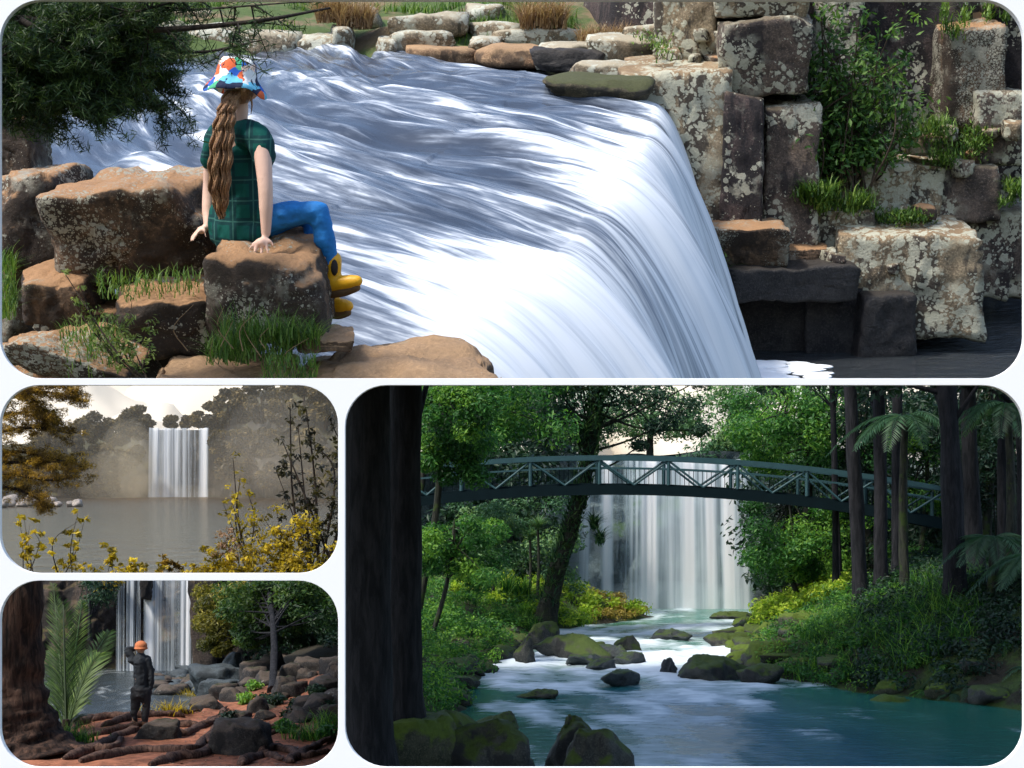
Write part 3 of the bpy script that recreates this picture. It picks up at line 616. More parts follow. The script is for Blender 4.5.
limb(g, [Q(258, 226, .1), Q(284, 217, .14), Q(308, 214, .16)], [.085, .066, .050]); limb(g, [Q(308, 214, .16), Q(318, 248, .14), Q(329, 292, .1)], [.05, .046, .03])
remesh(g, .009, 3).build('body', skin, t)
# shirt
sm = Mt('plaid_cloth'); co = sm.coord('Object', False); sx = sm.n('ShaderNodeSeparateXYZ'); sm.put(sx.inputs[0], co)
def line(ax, fr, th): return sm.math('LESS_THAN', sm.math('PINGPONG', sm.math('ADD', sx.outputs[ax], 3), fr), th)
ln = sm.math('MAXIMUM', line(0, .055, .0035), line(2, .055, .0035)); l2 = sm.math('MAXIMUM', line(0, .055, .02), line(2, .055, .02))
nz = sm.noise(co, 60, 3)
col = sm.mix(l2, (.003, .075, .062), (.005, .042, .045)); col = sm.mix(sm.math('MULTIPLY', ln, .30), col, (.10, .30, .24))
shirt = sm.fin(sm.bsdf(col, .85, sm.bump(sm.noise(co, 14, 3), .5, .015), .2))
g = G()
limb(g, [Q(243, 236, .03), Q(242, 215, .03), Q(240, 185, .03), Q(238, 150, .03), Q(237, 134, .02)], [.150, .145, .14, .135, .085], 16)
ell(g, Q(226, 236, .1), (.09, .10, .06)); ell(g, Q(254, 234, -.07), (.085, .09, .07)); ell(g, Q(261, 222, -.05), (.06, .08, .09)); ell(g, Q(218, 222, .1), (.06, .08, .11))
limb(g, [Q(237, 134, .0), Q(252, 135, -.07), Q(260, 143, -.12), Q(264, 158, -.14)], [.08, .075, .068, .066]); limb(g, [Q(237, 134, .05), Q(222, 134, .12), Q(215, 143, .16), Q(212, 160, .18)], [.08, .074, .066, .064])
r = remesh(g, .01, 3); V = r.V[0]; V += (fbm(V * np.array([10, 10, 6]), 4, 5) * .011)[:, None] * np.array([1, 1, .3]); r.build('shirt', shirt, t)
# leggings
leg = plain('blue_cloth', (.010, .17, .50), .75, .3, 22, .8)
g = G()
limb(g, [Q(262, 224, -.01), Q(286, 215, -.06), Q(318, 211, -.08)], [.084, .074, .058]); limb(g, [Q(318, 211, -.08), Q(325, 238, -.08), Q(332, 266, -.06)], [.058, .056, .038])
limb(g, [Q(258, 226, .1), Q(284, 217, .14), Q(308, 214, .16)], [.10, .076, .058]); limb(g, [Q(308, 214, .16), Q(318, 248, .14), Q(330, 288, .1)], [.058, .054, .038])
r = remesh(g, .01, 3); V = r.V[0]; V += (fbm(V * np.array([9, 9, 16]), 4, 6) * .007)[:, None] * np.array([1, 1, .6]); r.build('leggings', leg, t)
# boots
yel = plain('yellow_leather', (.70, .36, .012), .45, .1, 30, .1); solem = plain('boot_sole', (.12, .07, .03), .8); gus = plain('boot_gusset', (.02, .015, .015), .8)
for ax, ay, dd, tx, ty in ((333, 270, -.06, 357, 281), (331, 295, .1, 348, 306)):
    g = G(); A = Q(ax, ay, dd); Tt = Q(tx, ty, dd - .05); H = Q(ax - 1, ay + 15, dd) if dd < 0 else Q(ax + 1, ay + 11, dd)
    limb(g, [A + np.array([0, 0, .055]), A, H], [.050, .046, .043]); d = Tt - H
    limb(g, [H, H + d * .5, H + d * .8, Tt], [.043, .043, .040, .032])
    b = remesh(g, .008, 3).build('boot', yel, t)
    g = G(); dn = np.array([-.12, 0, -1]) * .043
    limb(g, [H + dn * 1.0, H + d * .5 + dn, Tt + dn * .8], [.030, .032, .025]); r = remesh(g, .008, 2); r.build('boot_sole', solem, b)
    g = G(); ell(g, A + np.array([.012, -.045, .02]), (.02, .012, .045), 2); g.build('boot_gusset', gus, b)
# hair
hm = Mt('wavy_hair'); co = hm.coord('Object', False); hs = hm.noise(hm.vm('MULTIPLY', co, (90, 90, 14)), 1, 5, .6, 1.5); hb = hm.noise(co, 18, 3)
hair = hm.fin(hm.bsdf(hm.ramp(hm.math('ADD', hm.math('MULTIPLY', hs, .6), hm.math('MULTIPLY', hb, .4)), [(.3, (.09, .038, .016)), (.48, (.30, .15, .07)), (.70, (.62, .38, .19))]), .42, hm.bump(hs, .9, .02), .5))
g = G(); rs = np.random.RandomState(2)
mid = [Q(233, 92, -.09), Q(228, 108, -.13), Q(224, 130, -.15), Q(221, 160, -.17), Q(220, 190, -.17), Q(222, 219, -.15)]
ws = [.04, .050, .062, .068, .060, .018]
Pm = spline(mid, 60); wr = np.interp(np.linspace(0, 5, 60), np.arange(6), ws)
for k in range(80):
    a = rs.uniform(0, 2 * np.pi); rr = rs.uniform(.2, 1) ** .6; ph = rs.uniform(0, 6.28); m = 60 - int(rs.uniform(0, 9)); tq = np.arange(60)
    P = Pm + np.stack([np.cos(a) * rr * wr + .0055 * np.sin(tq * .75 + ph * .35), .6 * np.sin(a) * rr * wr + .0045 * np.cos(tq * .75 + ph * .35), 0 * wr], 1)
    tube(g, P[:m], np.linspace(.0085, .0045, 60)[:m] * rs.uniform(.7, 1.2), 6, .5)
ell(g, Q(240, 88, .0), (.086, .10, .088)); ell(g, Q(232, 98, -.06), (.05, .05, .05)); tube(g, spline([Q(250, 96, -.09), Q(252, 104, -.1), Q(251, 114, -.09)], 8), np.linspace(.008, .002, 8), 5)
g.build('hair', hair, t)
# hat
hm = Mt('patchwork_cloth'); co = hm.coord('Object', False); v = hm.n('ShaderNodeTexVoronoi', distance='MANHATTAN'); hm.put(v.inputs['Vector'], co); v.inputs['Scale'].default_value = 17
sp = hm.n('ShaderNodeSeparateColor'); hm.put(sp.inputs[0], v.outputs['Color'])
c = hm.ramp(sp.outputs[0], [(0, (.02, .03, .07)), (.14, (.02, .03, .07)), (.15, (.03, .12, .5)), (.32, (.03, .12, .5)), (.33, (.78, .8, .8)), (.50, (.78, .8, .8)), (.51, (.08, .42, .22)), (.63, (.08, .42, .22)), (.64, (.70, .14, .05)), (.76, (.70, .14, .05)), (.77, (.15, .5, .7)), (.92, (.85, .62, .5))])
for e in c.node.color_ramp.elements: pass
c.node.color_ramp.interpolation = 'CONSTANT'
c = hm.mix(hm.step(hm.noise(co, 45, 3), .6, .66), c, (.01, .012, .03))
hat = hm.fin(hm.bsdf(c, .8, hm.bump(hm.noise(co, 12, 3), .5, .02), .2))
g = G(); nth, top = 40, Q(238, 57, 0); ax = Q(237, 96, 0) - top; L = np.linalg.norm(ax); ax /= L
ax = ax + np.array([-.06, -.12, 0]); ax /= np.linalg.norm(ax); e1 = np.cross(ax, [0, 1, 0]); e1 /= np.linalg.norm(e1); e2 = np.cross(ax, e1)
prof = [(0, .002), (0, .04), (.006, .075), (.03, .097), (.075, .106), (.105, .112), (.118, .120), (.150, .150), (.175, .168), (.178, .166), (.15, .146), (.115, .112)]
th = np.linspace(0, 2 * np.pi, nth, endpoint=False); VV = []
for k, (z, r_) in enumerate(prof):
    wob = (1 + (.04 * np.sin(3 * th + 1) + .03 * np.sin(7 * th)) * (1 if k < 6 else 1.2)); zz = z + (.018 * np.sin(3 * th + .5) + .01 * np.sin(5 * th)) * max(0, min(1, (k - 5) / 3))
    VV.append(top + ax * zz[:, None] + r_ * wob[:, None] * (np.cos(th)[:, None] * e1 * .98 + np.sin(th)[:, None] * e2 * .92))
V = np.array(VV); i, j = np.meshgrid(np.arange(len(prof) - 1), np.arange(nth), indexing='ij'); j2 = (j + 1) % nth
g.add(V.reshape(-1, 3), np.stack([i * nth + j, i * nth + j2, (i + 1) * nth + j2, (i + 1) * nth + j], 2).reshape(-1, 4)); g.build('bucket_hat', hat, t)
# =====================================================================================
# the forest stream with the footbridge
# =====================================================================================
bay(left=342.5)
WZ = CZ - 4.6
rs = np.random.RandomState(40)
def onw(px, py): return W(px, py, 4.6 * F / (py - HY))     # a point on the stream's surface
stone = rock_mat('mossy_stone', (.016, .018, .018), (.06, .06, .05), top=(.07, .065, .045), topamt=.5, moss=(.055, .085, .010), mossamt=.62, dark=(.012, .013, .013), dcov=.4, rough=.6)
stone_w = rock_mat('wet_stream_stone', (.014, .018, .021), (.05, .06, .062), moss=(.05, .08, .012), mossamt=.40, rough=.4)
stone_g = rock_mat('green_mossy_stone', (.02, .025, .015), (.07, .07, .045), moss=(.085, .13, .012), mossamt=.95, rough=.75)
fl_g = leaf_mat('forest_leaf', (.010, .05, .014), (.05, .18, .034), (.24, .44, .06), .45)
fl_d = leaf_mat('painted_shade_leaf', (.003, .014, .008), (.010, .035, .018), (.03, .075, .03), .25)  # forest shade is put into these darker greens
fl_t = leaf_mat('painted_haze_leaf', (.025, .08, .04), (.07, .17, .07), (.2, .32, .12), .35)  # distance haze is put into these paler greens
fl_y = leaf_mat('painted_lit_leaf', (.08, .18, .014), (.28, .44, .035), (.62, .68, .10), .5)  # sunlight is put into these brighter yellow greens
bk_d = bark_mat('silhouette_bark', (.004, .005, .007), (.022, .022, .026), 1.2)  # shade of the silhouetted trunks is put into this bark colour
bk_m = bark_mat('forest_bark', (.010, .012, .010), (.04, .042, .032), 1.5, moss=(.03, .05, .012))
# banks
LE = np.array([[26, -1.0], [34, -1.3], [38, -1.0], [43.4, -1.24], [50.5, -.3], [56.8, .23], [62.6, 2.4], [66.0, 5.0], [67.6, 3.4], [69, 2.0], [90, 2.0]])
RE = np.array([[26, 14], [35, 12.5], [39.7, 10.3], [41.4, 8.7], [42.8, 7.4], [45.5, 6.3], [47.9, 5.5], [56.8, 6.3], [67.2, 8.2], [70, 8.6], [90, 8.6]])
def bank_h(x, y):
    e = np.maximum(np.interp(y, LE[:, 0], LE[:, 1]) - x, x - np.interp(y, RE[:, 0], RE[:, 1]))
    right = x > 3.5
    h = np.where(e < 0, np.maximum(e * .6, -.6), np.where(right, np.minimum(e * .42, 1.6 + e * .10), np.minimum(e * .36, .55 + e * .12)))
    return WZ + h + .12 * fbm(np.stack([x * .9, y * .9, x * 0], 1), 4, 51)
xs = np.linspace(-7, 22, 130); ys = np.linspace(26, 78, 150); X, Y = np.meshgrid(xs, ys, indexing='ij')
g = G(); g.add(np.stack([X.ravel(), Y.ravel(), bank_h(X.ravel(), Y.ravel())], 1), grid(130, 150))
sb = Mt('mossy_soil'); co = sb.coord('Object', False); nn = sb.noise(co, 1.1, 7, .6)
kind(g.build('stream_bank', sb.fin(sb.bsdf(sb.mix(sb.step(nn, .42, .55), (.028, .024, .014), (.045, .075, .014)), .95, sb.bump(sb.noise(co, 8, 6), .8, .1))), origin=(0, 50, WZ)), 'structure')
# stream
nx, ny = 220, 300
ys = np.linspace(27, 70.5, ny); X = np.linspace(-8, 16, nx); X, Y = np.meshgrid(X, ys, indexing='ij')
mid = np.interp(Y, [27, 36, 42, 48, 55, 62, 70], [4.5, 4.0, 3.2, 2.6, 3.4, 5.2, 6.8])
sx = X - mid
P0 = np.stack([sx * 1.3, Y * .5, X * 0], 2).reshape(-1, 3); w = fbm(P0, 4, 61).reshape(X.shape)
rapid = np.exp(-((Y - 52) / 7.5) ** 2)
Z = WZ + (.018 + .06 * rapid) * w
foam = .13 + .62 * np.exp(-((Y - 50) / 6.5) ** 2) + .30 * np.exp(-((Y - 62) / 8) ** 2) + .40 * w + .20 * np.exp(-((Y - 40) / 4) ** 2) * np.exp(-((sx) / 2.2) ** 2)
foam -= .35 * np.clip((X - 4.6) / 1.2, 0, 1) * np.clip((46 - Y) / 3, 0, 1); foam -= .25 * np.clip((-.2 - X) / 1, 0, 1) * np.clip((47 - Y) / 3, 0, 1)
deep = np.exp(-((sx - .3) / 2.4) ** 2) * np.clip((47 - Y) / 6, 0, 1)
wm = Mt('silky_stream'); uv = wm.attr('suv', 'Vector'); fo = wm.attr('foam'); dp = wm.attr('deep')
s1 = wm.noise(wm.vm('MULTIPLY', uv, (.5, 1.6, 1)), 1, 6, .62, 1.3); s2 = wm.noise(wm.vm('MULTIPLY', uv, (2.2, 5.0, 1)), 1, 6, .62, .8)
st = wm.math('ADD', wm.math('MULTIPLY', s1, .6), wm.math('MULTIPLY', s2, .4))
ff = wm.step(wm.math('ADD', fo, wm.math('MULTIPLY', wm.math('SUBTRACT', st, .5), 2.0)), .02, .95)
base = wm.mix(dp, (.022, .15, .10), (.022, .13, .22))
col = wm.mix(ff, base, (.74, .82, .86))
sm_ = wm.fin(wm.bsdf(col, wm.step(ff, 0, .8, .2, .6), wm.bump(s2, .25, .06), .16))
g = G(); g.add(np.stack([X, Y, Z], 2).reshape(-1, 3), grid(nx, ny))
kind(g.build('stream', sm_, origin=(4, 48, WZ), attrs={'foam': foam.ravel(), 'deep': deep.ravel(), 'suv': np.stack([sx, Y * .8, X * 0], 2).reshape(-1, 3)}), 'structure')
# gorge wall behind
gw = rock_mat('gorge_rock', (.08, .115, .115), (.19, .24, .23), dark=(.04, .06, .062), dcov=.5, moss=(.05, .10, .03), mossamt=.55, sc=.5, bump=1)
xs = np.linspace(-8, 24, 160); zs = np.linspace(2, 9.0, 60); X, Zg = np.meshgrid(xs, zs, indexing='ij')
Yc = 73 - .06 * (X - 6) ** 2 * np.where(X < 4, 1, .35) + .5 * fbm(np.stack([X * .8, Zg * .5, X * 0], 2).reshape(-1, 3), 5, 71).reshape(X.shape) + .3 * np.round(Zg * .9 + .4 * fbm(np.stack([X * .5, X * 0, Zg], 2).reshape(-1, 3), 2, 3).reshape(X.shape)) * .6
top = 8.85 + .25 * fbm(np.stack([X * .4, X * 0, X * 0], 2).reshape(-1, 3), 3, 9).reshape(X.shape)
Zc = np.minimum(Zg, top)
g = G(); g.add(np.stack([X, Yc, Zc], 2).reshape(-1, 3), grid(160, 60)); kind(g.build('gorge_cliff', gw), 'structure')
# falls
def falls_mat(name, tint, cover, sc=(14, .8), bright=.92):
    m = Mt(name); uv = m.attr('suv', 'Vector'); v = m.attr('foam')
    a = m.noise(m.vm('MULTIPLY', uv, (sc[0], sc[1], 1)), 1, 5, .6, .2); b = m.noise(m.vm('MULTIPLY', uv, (sc[0] * 4, sc[1] * 2, 1)), 1, 5, .6, .2)
    f = m.math('ADD', m.math('MULTIPLY', a, .6), m.math('MULTIPLY', b, .4)); f = m.math('ADD', v, m.math('MULTIPLY', m.math('SUBTRACT', f, .5), 1.0), clamp=True)
    sh = m.bsdf(m.mix(f, tint, (bright, bright, bright)), .7, None, .2); tl = m.n('ShaderNodeBsdfTranslucent'); m.put(tl.inputs[0], (bright, bright, bright))
    tr = m.n('ShaderNodeBsdfTransparent')
    return m.fin(m.smix(m.step(f, .08, 1.0, .0, .96), tr.outputs[0], m.smix(.3, sh, tl.outputs[0])))
def falls(name, lab, x0, x1, y0, y1, Y, strands, mat, sd_, spread=.06, lean=0, U=W, cat='waterfall'):
    n, m = 150, 50; s = np.linspace(0, 1, n); q = np.linspace(0, 1, m); S, Qq = np.meshgrid(s, q, indexing='ij')
    a = U(x0, y0, Y); b = U(x1, y1, Y); H = a[2] - b[2]; wd_ = b[0] - a[0]
    Xp = a[0] + wd_ * S + (S - .5) * spread * wd_ * Qq; Zp = a[2] - H * Qq ** 1.0
    fl = fbm(np.stack([S * 16, Qq * .3, S * 0], 2).reshape(-1, 3), 4, sd_).reshape(S.shape)
    Yp = Y - .05 * H * np.sqrt(np.maximum(Qq, 0)) - .006 * H * fl; Zp[:, 0] += .006 * H * fl[:, 0]; Xp = Xp + .004 * wd_ * fl
    fo = np.zeros_like(S)
    rj = np.random.RandomState(sd_)
    strands = list(strands) + [(rj.uniform(0, 1), rj.uniform(.006, .02), rj.uniform(.35, .75)) for _ in range(16)]
    for c, w_, st in strands: fo = np.maximum(fo, st * np.exp(-np.abs((S + .03 * (c - .5) * Qq + .012 * fl * Qq - c) / w_) ** 2.4))
    fo = fo + .10 * fl + .08 * np.clip(Qq - .85, 0, 1) / .15
    g = G(); g.add(np.stack([Xp, Yp, Zp], 2).reshape(-1, 3), grid(n, m))
    return g.build(name, mat, attrs={'foam': fo.ravel(), 'suv': np.stack([S * wd_, Qq * H, S * 0], 2).reshape(-1, 3)}, tag=(lab, cat))
fm = falls_mat('veil_water', (.46, .74, .90), .36, (3.0, .08), .95)
falls('waterfall', 'silky white waterfall veils dropping behind the footbridge', 574, 750, 460, 616, 70.6,
      [(.06, .05, .6), (.19, .04, 1.0), (.30, .04, .40), (.43, .05, 1.2), (.55, .05, .80), (.65, .05, 1.1), (.77, .05, 1.0), (.87, .05, 1.15), (.96, .035, .75), (.64, .34, .62), (.2, .2, .34)], fm, 81)
# --- footbridge
steel = plain('teal_steel', (.022, .066, .076), .6, .2, 5, .1); gird = plain('dark_girder', (.004, .011, .014), .9, .2, 5, .1, .08)
BY = 56.0; mpx = BY / F
def zb(px): return CZ + (HY - (497 + ((px - 610) / 260) ** 2 * 21)) * mpx
def zt(px): return CZ + (HY - (458 + ((px - 610) / 260) ** 2 * 19)) * mpx
def xb(px): return (px - HX) * mpx
t = thing('footbridge', 'teal steel truss footbridge arching over the stream before the falls', 'bridge', (xb(640), BY + .8, zb(640)))
pxs = np.linspace(392, 945, 60)
for nm, mt, f0, hw, hh, y0, y1 in (('deck', gird, 10, 0, .06, .1, 1.7),):
    g = G(); V = []
    for p_ in pxs:
        z = zb(p_) + .30
        V += [(xb(p_), BY + y0, z), (xb(p_), BY + y1, z), (xb(p_), BY + y1, z + .08), (xb(p_), BY + y0, z + .08)]
    k = len(pxs); i, j = np.meshgrid(np.arange(k - 1), np.arange(4), indexing='ij'); j2 = (j + 1) % 4
    g.add(np.array(V), np.stack([i * 4 + j, i * 4 + j2, (i + 1) * 4 + j2, (i + 1) * 4 + j], 2).reshape(-1, 4)); g.build('deck', mt, t, smooth=False)
def beam(nm, fz, h, y, w_, mt, lab=None, tt=None):
    g = G(); V = []
    for p_ in pxs:
        z = fz(p_); V += [(xb(p_), y, z), (xb(p_), y + w_, z), (xb(p_), y + w_, z + h), (xb(p_), y, z + h)]
    k = len(pxs); i, j = np.meshgrid(np.arange(k - 1), np.arange(4), indexing='ij'); j2 = (j + 1) % 4
    g.add(np.array(V), np.stack([i * 4 + j, i * 4 + j2, (i + 1) * 4 + j2, (i + 1) * 4 + j], 2).reshape(-1, 4)); g.build(nm, mt, t, smooth=False)
posts = [392 + 69.2 * k for k in range(9)]
for y in (BY, BY + 1.75):
    beam('girder', lambda p_: zb(p_) + .06, .27, y, .10, gird)
    beam('top_chord', lambda p_: zt(p_) - .06, .14, y - .012, .12, steel)
    beam('handrail', lambda p_: zb(p_) + (zt(p_) - zb(p_)) * .72, .05, y + .03, .05, steel)
    for p_ in posts:
        g = G(); bar(g, (xb(p_), y + .05, zb(p_) + .36), (xb(p_), y + .05, zt(p_) - .06), .055); g.build('post', steel, t)
        for q in (-34.6, 34.6):
            if 392 <= p_ + q <= 945:
                g = G(); bar(g, (xb(p_), y + .05, zt(p_) - .05), (xb(p_ + q), y + .05, zb(p_ + q) + .34), .035); g.build('diagonal', steel, t)
    if y > BY:
        g = G()
        for p_ in np.arange(400, 940, 4.6): bar(g, (xb(p_), y - .04, zb(p_) + .36), (xb(p_), y - .04, zt(p_) - .25), .010)
        kind(g.build('balusters', gird, t), 'stuff')
g = G()
for k in range(14):
    a_ = 400 + k * 38; bar(g, (xb(a_), BY + .1, zb(a_) - .02 + .1), (xb(a_ + 38), BY + 1.7, zb(a_ + 38) + .1), .03)
g.build('cross_bracing', gird, t)
# --- trees
def limbs(g, rs, base, top, r, bend=.06, n=22, nseg=9, taper=.5, jit=.12, seed=0):
    base = np.array(base, float); top = np.array(top, float); m = (base + top) / 2 + rs.normal(0, bend, 3) * np.linalg.norm(top - base) * np.array([1, 1, .2])
    P = spline([base, m, top], n); rr = np.linspace(r, r * taper, n); rr[0] *= 1.5; rr[1] *= 1.2
    tube(g, P, rr, nseg, .5, True, jit, seed); return P
def tree(name, lab, base, top, r, clumps, lm, bm, rs, leaf, nl, cr, group=None, cat='tree', asp=.4, bend=.05, branch=True, taper=.5, flat=.5, squash=.7, vr=.25, u=W):
    """clumps: (px, py, depth, radius in m) of leaf masses"""
    t = thing(name, lab, cat, base, group=group); g = G(); P = limbs(g, rs, base, top, r, bend, taper=taper, nseg=10, seed=rs.randint(99))
    leaf *= .74; nl = int(nl * 1.55)
    C = np.array([u(c[0], c[1], c[2]) for c in clumps]); Rr = np.array([c[3] for c in clumps]) * cr
    if branch:
        for c in C:
            k = rs.randint(len(P) // 2, len(P)); tube(g, spline([P[k], (P[k] + c) / 2 + rs.normal(0, .1, 3) * Rr.mean(), c], 9), np.linspace(r * .3, r * .05, 9), 5, .5, False)
    g.build('trunk', bm, t)
    g = G(); leaves(g, rs, C, Rr, nl, leaf, asp, flat, .6, vr, None, squash); g.build('crown', lm, t, smooth=False); return t
def cl(rs, x0, y0, x1, y1, d0, d1, n, r): return [(rs.uniform(x0, x1), rs.uniform(y0, y1), rs.uniform(d0, d1), r * rs.uniform(.7, 1.3)) for _ in range(n)]
def gb(px, Y, dz=0):
    x = (px - HX) / F * Y; return (x, Y, float(bank_h(np.array([x]), np.array([Y]))[0]) - .08 + dz)
# two trunks in front, their silhouette dark painted into the bark
for lab, px, Y, r, tp, mt in (('massive black tree trunk, thicker of the two in the foreground', 368.5, 27.5, .335, 368, bk_d), ('slimmer black tree trunk behind the massive trunk', 405, 29, .26, 407, bk_d)):
    b = W(px, 790 if Y < 28 else 740, Y); tree('foreground_tree', lab, b, W(tp, 240, Y), r, cl(rs, tp - 30, 250, tp + 60, 330, Y + 2, Y + 4, 3, .5), fl_d, mt, rs, .12, 150, 1, taper=.92, bend=.0015)  # hidden crown leaves added overhead for their shade
# leaning tree
ct = thing('leaning_tree', 'leaning shaggy tree rising from the bank behind the footbridge', 'tree', gb(548, 60.0))
g = G(); P = spline([W(545, 622, 60), W(556, 575, 60), W(572, 525, 60), W(586, 470, 60), W(594, 410, 60), W(600, 350, 60)], 60)
tube(g, P, np.interp(np.linspace(0, 1, 60), [0, .1, .5, 1], [.40, .27, .22, .18]), 12, .5, True, .25, 5)
cls = [(540, 396, 60, .7), (562, 410, 60.3, .6), (555, 386, 59.6, .7), (580, 390, 60, .8), (610, 395, 60, .9), (600, 425, 60.4, .55), (632, 402, 60.2, .8), (655, 395, 60, .7), (672, 420, 60.1, .5), (690, 405, 60, .55), (700, 430, 60, .35), (655, 428, 60, .4), (640, 445, 60.3, .3), (575, 435, 60, .5), (545, 430, 60, .35), (620, 380, 60, .9), (660, 375, 60, .8), (580, 370, 60, .9), (530, 375, 60, .8), (700, 380, 60, .5)]
C = np.array([W(*c[:3]) for c in cls])
for c in C:
    k = rs.randint(34, 56); tube(g, spline([P[k], (P[k] + c) / 2 + np.array([0, 0, -.15]) + rs.normal(0, .1, 3), c], 12), np.linspace(.055, .015, 12), 6, .5, False)
g.build('trunk', bk_m, ct)
g = G(); leaves(g, rs, C, [c[3] for c in cls], 480, .06, .4, .5, .5, .3); g.build('crown', leaf_mat('teal_leaf', (.008, .03, .02), (.02, .06, .035), (.06, .12, .06), .3), ct, smooth=False)
g = G()
for k in range(4, 52):
    m_ = 26; a = rs.uniform(0, 6.28, m_); blades(g, rs, P[k] + np.stack([np.cos(a) * .26, np.sin(a) * .26, 0 * a], 1), .55 if k < 30 else .65, .026, 1.9, 3)
for c in ((594, 533), (600, 548), (572, 500), (606, 400), (585, 440)):
    blades(g, rs, np.repeat([W(c[0], c[1] - 6, 59.8)], 130, 0) + rs.normal(0, .05, (130, 3)), .62, .024, 1.7, 3)
g.build('epiphytes', leaf_mat('epiphyte', (.008, .035, .018), (.03, .10, .045), (.12, .22, .08), .35), ct, smooth=False)
# leafy trees and shrubs of the near side
T_ = [
 ('bright leafy tree whose foliage covers the end of the footbridge', gb(415, 52), W(430, 330, 52), .12, cl(rs, 425, 380, 492, 456, 50, 53.5, 28, .55) + cl(rs, 425, 456, 478, 480, 51, 53, 8, .4), fl_g, .085, 330),
 ('tall dark leafed tree behind the black trunks', gb(400, 57), W(440, 300, 57), .14, cl(rs, 420, 380, 560, 430, 56.5, 60, 26, .8), fl_g, .10, 300),
 ('dense green understorey tree below the end of the footbridge', gb(430, 50), W(455, 520, 50), .07, cl(rs, 424, 524, 500, 585, 49, 53, 28, .42), fl_g, .075, 300),
 ('small leafy tree between the understorey and the leaning tree', gb(490, 61), W(500, 520, 61), .06, cl(rs, 470, 510, 525, 560, 60, 62, 14, .5), fl_t, .085, 240),
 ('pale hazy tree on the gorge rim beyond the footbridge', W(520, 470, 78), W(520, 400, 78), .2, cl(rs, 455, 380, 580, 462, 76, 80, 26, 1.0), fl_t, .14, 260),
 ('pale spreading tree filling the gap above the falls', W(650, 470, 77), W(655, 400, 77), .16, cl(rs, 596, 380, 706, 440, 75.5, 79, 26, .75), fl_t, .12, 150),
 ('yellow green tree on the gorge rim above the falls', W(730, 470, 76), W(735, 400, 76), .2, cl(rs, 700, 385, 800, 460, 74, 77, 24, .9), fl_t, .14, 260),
 ('tall lit tree over the far end of the footbridge', gb(800, 63), W(800, 330, 63), .16, cl(rs, 742, 385, 850, 470, 61, 66, 34, .8), fl_g, .10, 300),
 ('spreading tree with layered boughs beside the falls', gb(800, 62), W(790, 490, 62), .1, cl(rs, 752, 505, 842, 580, 60.5, 64, 34, .6), fl_g, .09, 300),
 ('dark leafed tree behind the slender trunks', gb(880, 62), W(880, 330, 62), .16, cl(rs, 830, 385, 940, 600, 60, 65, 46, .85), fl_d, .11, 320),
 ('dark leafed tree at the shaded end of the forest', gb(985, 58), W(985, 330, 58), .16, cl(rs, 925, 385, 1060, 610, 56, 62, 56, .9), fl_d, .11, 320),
 ('mid green tree in the shaded forest behind the ferns', gb(920, 60), W(925, 420, 60), .1, cl(rs, 880, 420, 960, 560, 58.5, 60, 18, .55), fl_g, .08, 220),
]
for lab, b, tp, r, cs, lm, lf, nl in T_: tree('leafy_tree', lab, b, tp, r, cs, lm, bk_m, rs, lf, nl, 1)
g = G()
for x0, y0, x1, y1, d0, d1, n in ((425, 385, 560, 610, 66, 70, 60), (745, 470, 860, 600, 67, 70, 40), (840, 385, 1080, 610, 66, 71, 90)):
    c = cl(rs, x0, y0, x1, y1, d0, d1, n, 1.0); leaves(g, rs, [W(*q[:3]) for q in c], [q[3] for q in c], 190, .13, .42)
g2 = G(); c = cl(rs, 440, 500, 575, 600, 64, 67.5, 34, .6); leaves(g2, rs, [W(*q[:3]) for q in c], [q[3] for q in c], 240, .07, .42)
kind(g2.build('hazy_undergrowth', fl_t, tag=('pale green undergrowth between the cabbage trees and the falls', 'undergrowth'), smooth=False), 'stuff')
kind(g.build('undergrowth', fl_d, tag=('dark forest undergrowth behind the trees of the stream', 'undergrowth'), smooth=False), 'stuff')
# slender trunks of the shaded side
ST = [('slender trunk nearest the end of the footbridge', 836, 57, .10, 826, 612), ('leaning dark trunk in front of the footbridge end', 862, 51, .20, 842, 608), ('dark trunk beside the leaning trunk', 881, 53, .19, 876, 606), ('straight dark trunk under the tree fern', 897, 55, .16, 900, 604),
      ('thick black trunk in the middle of the shaded forest', 956, 46, .27, 936, 612), ('black trunk close behind the thick black trunk', 976, 49, .23, 962, 610), ('thin black trunk at the edge of the shaded forest', 1003, 51, .15, 995, 606), ('far dark trunk in the deepest shade', 1026, 48, .22, 1020, 610), ('pale thin sapling beside the layered boughs', 842, 59, .05, 830, 612)]
for lab, px, Y, r, tpx, py in ST:
    tree('slender_tree', lab, gb(px, Y, -.1), W(tpx, 260, Y), r, cl(rs, tpx - 70, 260, tpx + 80, 380, Y - 1, Y + 2, 9, .7), fl_d, bk_d, rs, .14, 130, 1, taper=.75, bend=.006)  # crowns out of sight, added to shade the forest
